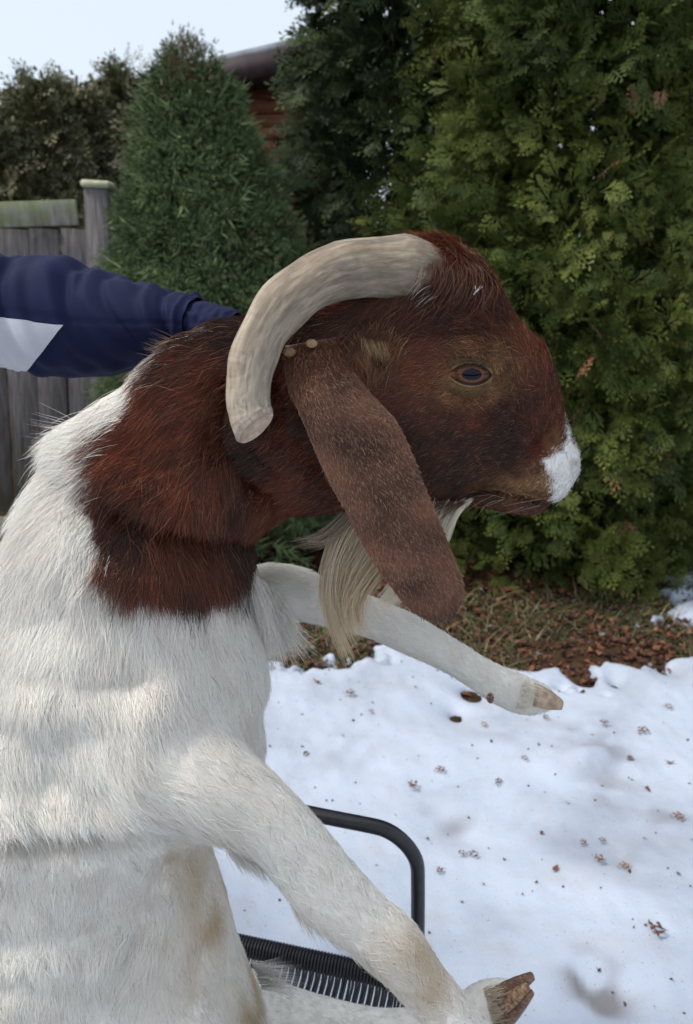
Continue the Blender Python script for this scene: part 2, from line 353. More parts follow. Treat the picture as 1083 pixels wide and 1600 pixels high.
# ------------------------------------------------------------------ ground and snow
def PGx(pts): return np.array([PG(*q)[:2] for q in pts])
n = 121
gx = np.concatenate([np.linspace(-90, -6, 15), np.linspace(-5.8, 6, 120), np.linspace(6.3, 90, 15)])
gy = np.concatenate([np.linspace(-40, -1, 12), np.linspace(-.9, 9, 110), np.linspace(9.4, 160, 20)])
def grid(gx, gy, zf):
    X, Y = np.meshgrid(gx, gy, indexing='ij'); Z = zf(X, Y); V = np.stack([X, Y, Z], -1).reshape(-1, 3); nx, ny = X.shape
    i, j = np.meshgrid(np.arange(nx - 1), np.arange(ny - 1), indexing='ij')
    return V, np.stack([i * ny + j, (i + 1) * ny + j, (i + 1) * ny + j + 1, i * ny + j + 1], -1).reshape(-1, 4)
gw = Wob(3, .5, 8, 2); gw2 = Wob(4, 3.0, 10, 2)
def ground_z(X, Y):
    p = np.stack([X, Y], -1); near = np.exp(-(X ** 2 + (Y - 3.5) ** 2) / 40)
    return (.008 * gw(p) + .006 * gw2(p)) * near
V, F = grid(gx, gy, ground_z)
tag(obj('ground', new_mesh('ground', V, F), M['soil']), kind='structure')

# edge of the melting snow, read along the picture and dropped onto the ground
edge = PGx([(-700, 1065), (100, 1055), (420, 1047), (470, 1052), (520, 1046), (570, 1040), (610, 1023), (650, 1018), (690, 1030), (740, 1050), (800, 1052), (850, 1062), (885, 1082), (925, 1078), (935, 1052), (958, 1036), (975, 1046), (995, 1062), (1018, 1060), (1030, 1046), (1083, 1040), (1300, 1030), (1800, 1010)])
patch = PGx([(1035, 912), (1060, 900), (1110, 880), (1300, 860), (1300, 990), (1090, 992), (1058, 985), (1062, 960), (1050, 935)])
snow_poly = np.vstack([[[-9, -6]], [[-9, edge[0][1]]], edge, [[9, edge[-1][1]]], [[9, -6]]])
holes = [(737, 1094, .035), (712, 1130, .018), (908, 1073, .03), (1036, 1058, .02), (960, 1080, .012)]
sw1 = Wob(11, 1.1, 10, 2); sw2 = Wob(12, 4.2, 12, 2); sw3 = Wob(13, 13, 14, 2)
def snow_d(X, Y):
    d = np.minimum(poly_sd(X, Y, snow_poly), poly_sd(X, Y, patch))
    p = np.stack([X, Y], -1); d = d + .034 * sw2(p) + .018 * sw3(p)
    for hx, hy, r in holes:
        h = PG(hx, hy); d = np.maximum(d, r - np.hypot(X - h[0], (Y - h[1]) * .7))
    return d
def snow_z(X, Y):
    p = np.stack([X, Y], -1); d = snow_d(X, Y); k = np.clip(-d / .16, -1, 1)
    body = .062 * np.sqrt(np.clip(1 - (1 - np.clip(k, 0, 1)) ** 2, 0, 1)) + .009 * sw1(p) * (k > 0) * k + .0024 * sw2(p) * np.clip(k, 0, 1) + .0008 * sw3(p) * np.clip(k, 0, 1)
    lump = PG(922, 1212); body = body + .03 * np.exp(-(((X - lump[0]) / .075) ** 2 + ((Y - lump[1]) / .05) ** 2) ** 1.5)
    for px, py, a, r in ((925, 1570, -.03, .07), (970, 1580, -.02, .05), (700, 1290, -.015, .09), (950, 1230, -.015, .12), (560, 1500, -.012, .06)):
        q = PG(px, py, .05); body = body + a * np.exp(-((X - q[0]) ** 2 + (Y - q[1]) ** 2) / r ** 2)
    return np.where(d < .0, .004 + body, np.maximum(-.06, -.02 - d))
sx = np.concatenate([np.linspace(-9, -1.6, 40), np.linspace(-1.58, 2.6, 330), np.linspace(2.63, 9, 40)])
sy = np.concatenate([np.linspace(-5, .8, 30), np.linspace(.82, 3.9, 280), np.linspace(3.93, 5.4, 30)])
V, F = grid(sx, sy, snow_z)
keep = (V[F][:, :, 2] > -.05).any(1); F = F[keep]; used = np.unique(F); rem = np.full(len(V), -1); rem[used] = np.arange(len(used)); V = V[used]; F = rem[F]
ms = new_mesh('snow', V, F)
d = np.zeros(len(V)); dw = Wob(15, 9, 12, 2)(V[:, :2])
for px, py, a, r in ((925, 1545, .85, .045), (955, 1560, .75, .05), (905, 1535, .5, .05), (720, 1290, .45, .06), (690, 1275, .3, .07), (950, 1230, .42, .08), (1040, 1290, .45, .06), (960, 1180, .3, .1), (560, 1490, .5, .05), (540, 1180, .25, .1), (990, 1360, .3, .06), (890, 1160, .25, .1), (780, 1150, .2, .12)):
    q = PG(px, py, .05); d += a * np.exp(-(((V[:, 0] - q[0]) / r) ** 2 + ((V[:, 1] - q[1]) / r / 1.2) ** 2)) * (.55 + .5 * np.clip(dw, -1, 1))
attr_f(ms, 'dirt', np.clip(d, 0, .9)); tag(obj('snow', ms, M['snow']), kind='structure')

# ------------------------------------------------------------------ foliage
def spray_template(seed, nb=8, sub=2.7, w=.045):
    """a flat cedar spray: a stem with side twigs, each twig a thin pointed strip; unit length along y"""
    g = np.random.default_rng(seed); V, F = [], []
    def strip(a, d, L, wd):
        d = d / np.linalg.norm(d); s = np.array([-d[1], d[0], 0]); k = len(V)
        up = np.array([0, 0, g.normal() * .05])
        V.extend([a - s * wd * .35, a + d * L * .45 + s * wd * .6 + up * L, a + d * L + up * L * 2, a + d * L * .45 - s * wd * .6 + up * L]); F.append([k, k + 3, k + 2, k + 1])
    strip(np.zeros(3), np.array([0, 1., 0]), 1.0, w * .9)
    for i in range(nb):
        tt = .1 + .85 * i / (nb - 1); sd = 1 if i % 2 else -1; an = sd * (R(42) + g.normal() * .12)
        d = np.array([math.sin(an), math.cos(an), 0]); L = (.5 * (1 - tt) + .14) * g.uniform(.8, 1.15); a = np.array([0, tt, 0])
        strip(a, d, L, w)
        ns = max(1, int(sub * L / .4))
        for j in range(ns):
            t2 = .25 + .65 * (j + .5) / ns
            for s2 in (1, -1):
                an2 = an + s2 * (R(38) + g.normal() * .15); d2 = np.array([math.sin(an2), math.cos(an2), 0])
                strip(a + d * L * t2, d2, L * (.42 * (1 - t2) + .16) * g.uniform(.8, 1.2), w * .85)
    V = np.array(V); V[:, 2] -= .22 * V[:, 1] ** 2 + .25 * V[:, 0] ** 2
    return V, np.array(F)
def tuft_template(seed, nn=19):
    """a spruce shoot: needles standing round a short twig, unit length"""
    g = np.random.default_rng(seed); V, F = [], []
    for i in range(nn):
        tt = g.uniform(0, 1); az = g.uniform(0, 6.28); el = R(g.uniform(30, 95)) * (1 - .45 * tt)
        d = np.array([math.sin(el) * math.cos(az), math.cos(el), math.sin(el) * math.sin(az)]); a = np.array([0, tt * .75, 0]); s = np.cross(d, [.3, .2, .9]); s /= np.linalg.norm(s); L = g.uniform(.32, .5); k = len(V)
        V.extend([a - s * .034, a + s * .034, a + d * L]); F.append([k, k + 1, k + 2])
    return np.array(V), np.array(F)
def scatter(name, temps, pos, axis, nrm, scale, tint, tipt=.15):
    """copies of the templates joined into one crown mesh"""
    Vs, Fs, Ts = [], [], []; off = 0; which = np.arange(len(pos)) % len(temps)
    axis = axis / np.linalg.norm(axis, axis=1)[:, None]; X = np.cross(axis, nrm); X /= np.linalg.norm(X, axis=1)[:, None] + 1e-9; Z = np.cross(X, axis)
    for k, (tv, tf) in enumerate(temps):
        s = which == k; A, B, C, p, sc = X[s], axis[s], Z[s], pos[s], scale[s]
        V = p[:, None] + (tv[None, :, 0:1] * A[:, None] + tv[None, :, 1:2] * B[:, None] + tv[None, :, 2:3] * C[:, None]) * sc[:, None, None]
        Fq = tf[None] + (np.arange(len(p)) * len(tv))[:, None, None] + off; off += V.shape[0] * V.shape[1]
        Vs.append(V.reshape(-1, 3)); Fs.append(Fq.reshape(-1, tf.shape[1])); Ts.append((tint[s][:, None] + tipt * (tv[None, :, 1] - .5)).ravel())
    m = new_mesh(name, np.vstack(Vs), np.vstack(Fs), smooth=False); attr_f(m, 'tint', np.concatenate(Ts)); return m
def trunk_mesh(base, H, r, seed, limbs=0, spread=.5, lean=(0, 0)):
    g = np.random.default_rng(seed); Vs, Fs = [], []; off = 0
    z = np.linspace(-.05, H, 12); path = np.stack([base[0] + lean[0] * z + .03 * np.sin(z * 2 + seed), base[1] + lean[1] * z + .03 * np.cos(z * 1.7), base[2] + z], 1)
    parts = [tube_mesh(path, r * (1 - .85 * np.linspace(0, 1, 12)), 8)]
    for i in range(limbs):
        k = g.integers(1, 10); a = g.uniform(0, 6.28); L = spread * g.uniform(.5, 1) * (1.1 - k / 12); q = np.linspace(0, 1, 5)[:, None]
        parts.append(tube_mesh(path[k] + q * np.array([math.cos(a) * L, math.sin(a) * L, 0]) + np.stack([0 * q[:, 0], 0 * q[:, 0], (.25 * q + .25 * q ** 2)[:, 0] * L], 1), r * .28 * (1 - .8 * q[:, 0]), 5))
    for v, f in parts: Vs.append(v); Fs.append(f + off); off += len(v)
    return quads_to_mesh('trunk', np.vstack(Vs), np.vstack(Fs))
CED = [spray_template(s) for s in (1, 2, 3, 4)]
CED_FAR = [spray_template(s, 7, 1, .085) for s in (5, 6, 7)]
CED_MID = [spray_template(s, 8, 1.6, .05) for s in (15, 16, 17)]
TUFT = [tuft_template(s) for s in (8, 9, 10, 11)]

def cedar(name, label, base, rad, H, nclump, per, temps, size, material, seed, low=.0, tintc=.4, group=None, front=.78, prof=.62):
    g = np.random.default_rng(seed); root = empty(name, base); tag(root, label, 'tree', group)
    child('trunk', trunk_mesh(base, H * .92, rad * .11, seed, 40, rad * 1.0), M['bark'], root)
    def Rz(z): return rad * np.clip(1 - (z / H) ** 1.6, 0.02, 1) ** prof * (1 - .25 * np.exp(-z / .25))
    zc = low + (H - low) * g.uniform(0, 1, nclump) ** 1.15; th = np.where(g.uniform(size=nclump) < front, g.uniform(-math.pi, 0, nclump), g.uniform(0, math.pi, nclump))
    rr = Rz(zc) * g.uniform(.62, 1.02, nclump); cc = np.stack([base[0] + rr * np.cos(th), base[1] + rr * np.sin(th), base[2] + zc], 1)
    out = np.stack([np.cos(th), np.sin(th), 0 * th], 1); lr = g.uniform(.13, .27, nclump) * (rad / .9) ** .5
    idx = np.repeat(np.arange(nclump), per); k = len(idx)
    dr = g.normal(size=(k, 3)); dr /= np.linalg.norm(dr, axis=1)[:, None]; dr += out[idx] * .75 + np.array([0, 0, .15]); dr /= np.linalg.norm(dr, axis=1)[:, None]
    pos = cc[idx] + dr * (lr[idx] * g.uniform(.25, 1, k) ** .6)[:, None] * np.array([1, 1, 1.15])
    pos[:, 2] = np.maximum(pos[:, 2], base[2] + .03)
    ax = dr * .7 + out[idx] * .35 + np.stack([g.normal(size=k) * .3, g.normal(size=k) * .3, g.normal(size=k) * .35 - .05], 1)
    nr = np.stack([g.normal(size=k) * .6, g.normal(size=k) * .6 - .3, g.normal(size=k) * .5 + .5], 1)
    ti = tintc + .14 * g.normal(size=nclump)[idx] + .1 * g.normal(size=k); ti = np.clip(ti, .03, .9); ti[g.uniform(size=k) < .006] = 1.0
    sc = size * g.uniform(.6, 1.25, k)
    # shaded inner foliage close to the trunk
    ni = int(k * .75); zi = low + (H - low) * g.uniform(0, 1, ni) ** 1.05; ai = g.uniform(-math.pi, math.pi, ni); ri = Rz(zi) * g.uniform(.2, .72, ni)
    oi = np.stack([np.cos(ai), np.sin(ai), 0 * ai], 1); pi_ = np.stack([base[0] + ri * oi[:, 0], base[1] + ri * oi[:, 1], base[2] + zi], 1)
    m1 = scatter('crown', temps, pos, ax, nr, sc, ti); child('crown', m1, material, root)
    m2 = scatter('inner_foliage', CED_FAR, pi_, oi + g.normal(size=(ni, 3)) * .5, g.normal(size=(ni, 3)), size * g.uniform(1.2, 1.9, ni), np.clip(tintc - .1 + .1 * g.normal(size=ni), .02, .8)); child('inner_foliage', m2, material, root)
    return root

B0 = P(870, 700, 4.45); cedar('cedar_tree', 'tall yellow green cedar with broad drooping sprays behind the goat\'s face', (B0[0], 4.6, 0), .98, 5.2, 380, 36, CED, .13, M['cedar'], 21, low=.05, tintc=.46)
B1 = P(600, 700, 5.0); cedar('cedar_tree', 'narrow dark blue green cedar between the round spruce and the broad cedar', (B1[0] + .05, 5.15, 0), .70, 5.6, 190, 24, CED, .17, M['cedar_blue'], 22, low=.1, tintc=.34)
B2 = P(1120, 700, 4.7); cedar('cedar_tree', 'shaded green cedar beside the broad cedar, above the small snow patch', (B2[0] + .22, 4.75, 0), .82, 5.0, 180, 30, CED, .135, M['cedar'], 23, low=.1, tintc=.38)

# round spruce
sb = np.array([P(342, 300, 4.55)[0], 4.55, 0.0])
spr = empty('spruce_tree', sb); tag(spr, 'dense rounded dwarf spruce with browned tip, beside the fence post', 'tree')
child('trunk', trunk_mesh(sb, 2.3, .06, 31, 30, .4), M['bark'], spr)
g = np.random.default_rng(33); Hs = P(300, 76, 4.5)[2]
def spr_r(z):
    q = np.clip(z / Hs, 0, 1); return .76 * np.clip(1 - q ** 1.75, 0, 1) ** .78 * (1 - .2 * np.exp(-z / .2))
nc = 680; zc = .15 + (Hs - .2) * g.uniform(0, 1, nc); th = np.where(g.uniform(size=nc) < .75, g.uniform(-3.3, .2, nc), g.uniform(0, 3.14, nc)); rr = spr_r(zc) * g.uniform(.78, .97, nc)
cc = np.stack([sb[0] + rr * np.cos(th) - .13 * (zc / Hs) ** 1.5, sb[1] + rr * np.sin(th), zc], 1); out = np.stack([np.cos(th), np.sin(th), .5 + 0 * th], 1)
ntop = 30; cc[:ntop] = np.stack([sb[0] - .13 + g.normal(size=ntop) * .035, sb[1] - .05 + g.normal(size=ntop) * .035, Hs - .32 + g.uniform(0, .3, ntop)], 1); idx = np.repeat(np.arange(nc), 54); k = len(idx); dr = g.normal(size=(k, 3)); dr /= np.linalg.norm(dr, axis=1)[:, None]; dr += out[idx] * .9; dr /= np.linalg.norm(dr, axis=1)[:, None]
pos = cc[idx] + dr * (g.uniform(.07, .15, nc)[idx] * g.uniform(.3, 1, k) ** .7)[:, None]
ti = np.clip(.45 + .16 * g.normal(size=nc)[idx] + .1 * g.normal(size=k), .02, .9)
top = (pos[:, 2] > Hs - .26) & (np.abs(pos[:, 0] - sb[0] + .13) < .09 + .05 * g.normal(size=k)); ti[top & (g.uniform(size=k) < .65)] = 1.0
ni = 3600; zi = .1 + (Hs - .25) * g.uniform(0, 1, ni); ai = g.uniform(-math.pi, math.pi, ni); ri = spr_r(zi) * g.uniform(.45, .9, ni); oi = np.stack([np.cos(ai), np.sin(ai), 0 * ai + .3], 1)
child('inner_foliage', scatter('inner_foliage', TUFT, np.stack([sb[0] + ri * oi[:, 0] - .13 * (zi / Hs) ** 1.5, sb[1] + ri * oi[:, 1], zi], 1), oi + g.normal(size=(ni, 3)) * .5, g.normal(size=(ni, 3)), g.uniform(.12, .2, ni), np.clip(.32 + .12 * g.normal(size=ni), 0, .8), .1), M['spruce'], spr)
child('crown', scatter('crown', TUFT, pos, dr + g.normal(size=(k, 3)) * .25, g.normal(size=(k, 3)), g.uniform(.022, .036, k), ti, .1), M['spruce'], spr)

# cedars beyond the fence
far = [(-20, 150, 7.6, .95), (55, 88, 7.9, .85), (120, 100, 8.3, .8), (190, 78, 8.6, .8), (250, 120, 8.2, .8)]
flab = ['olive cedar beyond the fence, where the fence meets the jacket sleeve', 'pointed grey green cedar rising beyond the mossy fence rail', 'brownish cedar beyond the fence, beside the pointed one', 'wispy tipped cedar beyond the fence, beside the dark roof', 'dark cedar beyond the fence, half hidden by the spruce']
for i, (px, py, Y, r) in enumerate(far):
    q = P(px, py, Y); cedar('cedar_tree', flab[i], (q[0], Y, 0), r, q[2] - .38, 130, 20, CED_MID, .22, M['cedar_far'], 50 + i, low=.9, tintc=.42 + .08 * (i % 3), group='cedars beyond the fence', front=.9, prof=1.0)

# ------------------------------------------------------------------ house behind the trees
hb = P(330, 120, 11.0); house = empty('house', (0.2, 11.5, 0)); tag(house, 'low house with dark overhanging roof and orange wood siding behind the spruce', 'house')
A = P(185, 148, 10.6); Bq = P(470, 82, 10.6); dirv = (Bq - A); Lr = np.linalg.norm(dirv)
ZT = .5 * (A[2] + Bq[2]); ang = 0.0
def hbox(name, c, s, m_, par=house, rot=None):
    v, f = box_vf(c, s, rot); return child(name, new_mesh(name, v, f, False), m_, par)
slope = math.atan2(Bq[2] - A[2], Bq[0] - A[0]); cs, sn = math.cos(slope), math.sin(slope); ry = np.array([[cs, 0, -sn], [0, 1, 0], [sn, 0, cs]])
mid = (A + Bq) / 2
rf = hbox('roof', mid + np.array([.3, 1.6, .05]), (Lr + 1.6, 4.2, .1), M['roof_top'], rot=ry)
hbox('fascia', mid + np.array([.3, -.53, -.1]), (Lr + 1.6, .05, .24), M['roof'], rot=ry)
hbox('soffit', mid + np.array([.3, -.1, -.17]), (Lr + 1.6, .8, .03), M['roof'], rot=ry)
hbox('beam', mid + np.array([.3, .18, -.33]), (Lr + 1.2, .12, .22), M['roof'], rot=ry)
wv_, wf_ = box_vf((mid[0] + .3, 12.2, 1.4), (Lr + .9, 3.15, 2.9)); wv_[wv_[:, 2] > 1, 2] = A[2] + math.tan(slope) * (wv_[wv_[:, 2] > 1, 0] - A[0]) - .3
child('wall', new_mesh('wall', wv_, wf_, False), M['siding'], house)
for i in range(26):
    zb = .1 + i * .145; xl = max(mid[0] + .3 - (Lr + .9) / 2, A[0] + (zb + .30 - A[2]) / math.tan(slope)); xr_ = mid[0] + .3 + (Lr + .9) / 2
    if xr_ - xl > .2: hbox('siding_board', ((xl + xr_) / 2, 10.58 + .006 * (i % 3), zb), (xr_ - xl, .03, .13), M['siding'])

# ------------------------------------------------------------------ fence
YF = 4.85
ft = P(0, 352, YF)[2]; fb = .12
fence = empty('wooden_fence', (-2.6, YF, 0)); tag(fence, 'weathered grey board fence with mossy top rail and capped post', 'fence')
xr = P(128, 330, YF)[0]; bw = P(52, 500, YF)[0] - P(0, 500, YF)[0]
lean = -.055
x = xr - bw * .55; i = 0
g = np.random.default_rng(61)
def plank(x, w, z0, z1, y, m_, name='plank', th=.02):
    v, f = box_vf((0, 0, 0), (w, th, z1 - z0)); o = child(name, new_mesh(name, v, f, False), m_, fence)
    o.location = (x, y, (z0 + z1) / 2); o.rotation_euler = (0, lean * -1 + g.normal() * .004, 0)
    bv = o.modifiers.new('soft', 'BEVEL'); bv.width = .004; bv.segments = 1; return o
# the boards left of the post and, lower, the boards that go on to its other side
xs_ = np.arange(-17, 1) * (bw * .93) + xr - bw * .45
for i, xx in enumerate(xs_):
    gap = .012 if i % 3 == 1 else .004
    plank(xx, bw * .93 - gap + g.normal() * .002, fb, ft - .02, YF + .012 * (i % 2) + g.normal() * .002, M['wood'])
zr = P(60, 345, YF)[2]
for xx, L in ((xr - 1.4, 2.78), ):
    o = plank(xx, .135, -L / 2, L / 2, YF - .05, M['moss'], 'top_rail', .035); o.rotation_euler = (0, math.pi / 2 - .03, 0); o.location[2] = zr
o = plank(xr - 1.0, .15, -1.9, 1.9, YF - .045, M['moss'], 'bottom_rail', .035); o.rotation_euler = (0, math.pi / 2, 0); o.location[2] = P(10, 822, YF)[2]
for px in (144, -330):
    c = P(px, 360, YF - .03); zt = P(140, 296, YF)[2] if px > 0 else zr + .1
    po = plank(c[0], .13, -.05, zt, YF - .03, M['wood'], 'post', .13)
    v, f = box_vf((0, 0, 0), (.165, .165, .04)); cap = obj('post_cap', new_mesh('post_cap', v, f, False), M['cap'], po); cap.location = (0, 0, (zt + .05) / 2 + .021)
    bv = cap.modifiers.new('soft', 'BEVEL'); bv.width = .016; bv.segments = 2

# ------------------------------------------------------------------ leaf litter, grass and bits on the snow
g = np.random.default_rng(71)
def leaf_temp(seed, n=4):
    q = np.random.default_rng(seed); y = np.linspace(0, 1, n); w = .34 * np.sin(np.pi * np.clip(y, .03, .97)) ** .8 * (1 + .35 * q.normal(size=n)); cz = .25 * q.normal() * (y - .5) ** 2 * 4; cu = q.uniform(.1, .5)
    V = np.vstack([np.stack([-w, y, cz + cu * w], 1), np.stack([0 * y, y, cz], 1), np.stack([w * (1 + .2 * q.normal()), y, cz + cu * w], 1)])
    F = [[i + n * k, i + 1 + n * k, i + 1 + n * (k + 1), i + n * (k + 1)] for i in range(n - 1) for k in (0, 1)]
    return V, np.array(F)
LEAF = [leaf_temp(s) for s in range(12)]
def litter_ok(x, y): return (snow_d(x, y) > .0)
k = 24000; lx = g.uniform(-2.2, 3.4, k); ly = g.uniform(2.75, 4.6, k); s = litter_ok(lx, ly); lx, ly = lx[s], ly[s]; k = len(lx)
pos = np.stack([lx, ly, .006 + g.uniform(0, .03, k)], 1); ax = np.stack([g.normal(size=k), g.normal(size=k), g.normal(size=k) * .25], 1); nr = np.stack([g.normal(size=k) * .3, g.normal(size=k) * .3, np.ones(k)], 1)
ti = np.clip(.42 + .24 * g.normal(size=k), 0, .86); ti[g.uniform(size=k) < .015] = 1
o = obj('leaf_litter', scatter('leaf_litter', LEAF, pos, ax, nr, .012 + .034 * g.uniform(0, 1, k) ** 1.6, ti, 0), M['litter']); tag(o, 'rusty brown dead leaves covering the soil under the cedars', 'leaf litter', kind='stuff')
def blade_temp(seed):
    q = np.random.default_rng(seed); y = np.linspace(0, 1, 4); b_ = q.uniform(.2, .7); w = .035 * (1 - y * .9)
    V = np.vstack([np.stack([-w, y, -b_ * y ** 2], 1), np.stack([w, y, -b_ * y ** 2], 1)]); return V, np.array([[i, i + 1, i + 5, i + 4] for i in range(3)])
BL = [blade_temp(s) for s in range(6)]
nt_ = 1500; tx = g.uniform(-2, 3.2, nt_); ty = g.uniform(2.8, 3.75, nt_); s = litter_ok(tx, ty) & (Wob(77, .9, 6, 2)(np.stack([tx, ty], 1)) > -.1); tx, ty = tx[s], ty[s]
idx = np.repeat(np.arange(len(tx)), 18); k = len(idx); pos = np.stack([tx[idx] + g.normal(size=k) * .03, ty[idx] + g.normal(size=k) * .03, np.zeros(k) + .002], 1)
ax = np.stack([g.normal(size=k) * .8, g.normal(size=k) * .8, g.uniform(.15, .9, k)], 1); nr = ax * np.array([-1, -1, .5]) + np.array([0, 0, 1.2])
o = obj('grass', scatter('grass', BL, pos, ax, nr, g.uniform(.05, .13, k), np.clip(.5 + .32 * g.normal(size=k), 0, 1), .1), M['grass']); tag(o, 'flattened winter grass between dead leaves at the snow edge', 'grass', kind='stuff')

SPRIG = [spray_template(s, 5, 1, .13) for s in (81, 82, 83)]
def on_snow(px, py):
    q = PG(px, py, .06); return np.array([q[0], q[1], float(snow_z(np.array(q[0]), np.array(q[1]))) + .004])
sprigs = [(1025, 1467, .055, .9, 0), (867, 1363, .03, 2.4, 1), (936, 1353, .04, .8, 0), (975, 1362, .035, 1.5, 0), (912, 1319, .03, .2, 0), (941, 1318, .03, -.7, 0), (1060, 1280, .045, 1.2, 0), (778, 1222, .035, 2.8, 0), (646, 1230, .05, .6, 0), (688, 1206, .04, 1.8, 0), (740, 1337, .035, 1.4, 0), (722, 1336, .03, -1.3, 0), (1011, 1234, .025, .5, 1), (757, 1135, .035, .8, 0), (943, 1140, .045, -.4, 0), (1003, 1148, .05, 2.3, 0), (853, 1127, .035, .6, 0), (1046, 1195, .035, 1.6, 1), (688, 1364, .03, .4, 0), (478, 1182, .03, 2.6, 1), (548, 1094, .05, 1.4, 0), (495, 1070, .04, .9, 1), (1045, 1108, .04, .9, 0), (580, 1120, .03, 0, 0), (985, 1190, .03, 2, 1), (820, 1190, .03, 1, 0)]
for i, (px, py, sz, a, kd) in enumerate(sprigs):
    q = on_snow(px, py); tv, tf = (LEAF[i % 12] if kd else SPRIG[i % 3]); v = tv.copy(); v[:, 1] -= .5; v[:, 0] *= (.6 if kd else 1); v[:, 2] -= v[:, 2].min() - (.0 if kd else .03); v[:, 2] += .05 * np.sin(v[:, 1] * 5)
    v = (v * sz * .98) @ rotz(a).T; me = new_mesh('sprig', v, tf, False); attr_f(me, 'tint', np.full(len(v), .5 + .3 * ((i * 37) % 10) / 10 if kd else .5 + .36 * ((i * 53) % 10) / 10))
    o = obj('dead_leaf' if kd else 'cedar_sprig', me, M['litter']); o.location = q
    if kd: tag(o, 'small curled rusty leaf lying on the open snow', 'leaf', 'dead leaves on the snow')
    else: tag(o, 'small brown cedar sprig dropped on the snow', 'sprig', 'cedar sprigs on the snow')
k = 420; bx = g.uniform(-.6, 2.2, k); by = 1.2 + 1.8 * g.uniform(0, 1, k); s = snow_d(bx, by) < -.05; bx, by = bx[s], by[s]; k = len(bx)
pos = np.stack([bx, by, snow_z(bx, by) + .002], 1)
o = obj('snow_debris', scatter('snow_debris', LEAF, pos, np.stack([g.normal(size=k), g.normal(size=k), g.normal(size=k) * .2], 1), np.stack([g.normal(size=k) * .4, g.normal(size=k) * .4, np.ones(k)], 1), g.uniform(.004, .013, k), np.clip(.25 + .2 * g.normal(size=k), 0, .8), 0), M['litter']); tag(o, 'fine dark bark and needle crumbs sprinkled over the snow', 'debris', kind='stuff')

# ------------------------------------------------------------------ goat: one continuous body
YG = .90
def px_poly(pts, Y=YG): return np.array([P(a, b, Y)[[0, 2]] for a, b in pts])
head_px = [(640, 384), (668, 374), (697, 378), (728, 400), (760, 424), (776, 455), (795, 487), (824, 520), (853, 549), (868, 584), (878, 625), (886, 658), (897, 688), (906, 712), (904, 735), (893, 757), (877, 779), (860, 786), (852, 797), (828, 803), (795, 801), (762, 793), (735, 787), (700, 788), (650, 795), (600, 797), (545, 788), (490, 785), (440, 760), (405, 700), (395, 610), (430, 530), (500, 478), (570, 430)]
torso_px = [(520, 470), (450, 487), (350, 502), (292, 524), (240, 562), (205, 603), (150, 640), (102, 676), (84, 722), (50, 775), (26, 835), (2, 886), (-32, 960), (-62, 1060), (-84, 1180), (-92, 1300), (-88, 1420), (-80, 1540), (-70, 1650), (-40, 1690), (300, 1690), (430, 1680), (408, 1600), (385, 1540), (366, 1480), (350, 1410), (326, 1350), (306, 1300), (330, 1262), (395, 1210), (410, 1165), (405, 1120), (416, 1062), (404, 1000), (385, 945), (384, 905), (392, 868), (391, 838), (440, 806), (500, 786), (545, 770), (600, 640)]
# rows: px, py, half width in metres
head_w = [(660, 415, .05), (720, 440, .052), (640, 470, .058), (735, 540, .066), (735, 583, .064), (690, 600, .066), (640, 640, .066), (600, 700, .06), (560, 600, .066), (640, 740, .05), (700, 740, .044), (790, 520, .055), (810, 600, .052), (780, 680, .05), (760, 760, .036), (840, 600, .047), (850, 690, .04), (860, 740, .038), (893, 715, .032), (830, 795, .028), (480, 650, .066), (480, 740, .055)]
torso_w = [(500, 560, .06), (450, 680, .07), (350, 560, .066), (330, 700, .088), (380, 800, .085), (200, 700, .085), (110, 730, .07), (280, 850, .11), (150, 850, .115), (60, 900, .11), (370, 930, .1), (300, 1000, .15), (150, 1000, .16), (0, 1000, .14), (380, 1080, .12), (240, 1120, .172), (60, 1150, .17), (150, 1300, .172), (280, 1300, .15), (100, 1450, .185), (280, 1450, .15), (340, 1430, .11), (100, 1600, .2), (330, 1600, .15)]
xs = np.concatenate([np.arange(-.56, -.13, .0062), np.arange(-.13, .27, .0034), np.arange(.27, .34, .005)])
zs = np.concatenate([np.arange(.36, 1.36, .0066), np.arange(1.36, 1.74, .0034)])
ys = np.concatenate([np.arange(.56, .79, .0058), np.arange(.79, 1.0, .0046), np.arange(1.0, 1.22, .0068)])
XX, ZZ = np.meshgrid(xs, zs, indexing='ij'); flat = np.stack([XX, np.full_like(XX, YG), ZZ], -1); PXX, PYY = to_px(flat)

PXN, PYN = PXX, PYY
def see_from(wtab, poly, rad):
    """rows and columns where the near flank (not the mid plane) shows"""
    global PXN, PYN
    W = rbf(PXX, PYY, wtab)[..., 0]; s = np.clip(-poly_sd(XX, ZZ, poly) / rad, 0, 1); h = W * np.sqrt(np.clip(1 - (1 - s) ** 2, 0, 1))
    PXN, PYN = to_px(np.stack([XX, YG - h, ZZ], -1))
def gauss2(cx_, cy_, sx_, sy_, ang=0): 
    a = R(ang); u = (PXN - cx_) * math.cos(a) + (PYN - cy_) * math.sin(a); v = -(PXN - cx_) * math.sin(a) + (PYN - cy_) * math.cos(a)
    return np.exp(-(u / sx_) ** 2 - (v / sy_) ** 2)
def inflate(poly, wtab, rad, extra, p=2.0):
    d2 = poly_sd(XX, ZZ, poly); W = rbf(PXX, PYY, wtab)[..., 0] + extra
    s = np.clip(-d2 / rad, -6, 1); A = (1 - s)[:, None, :]; B = np.abs(ys - YG)[None, :, None] / W[:, None, :]
    return ((A ** p + B ** p) ** (1 / p) - 1) * np.minimum(rad, W)[:, None, :]
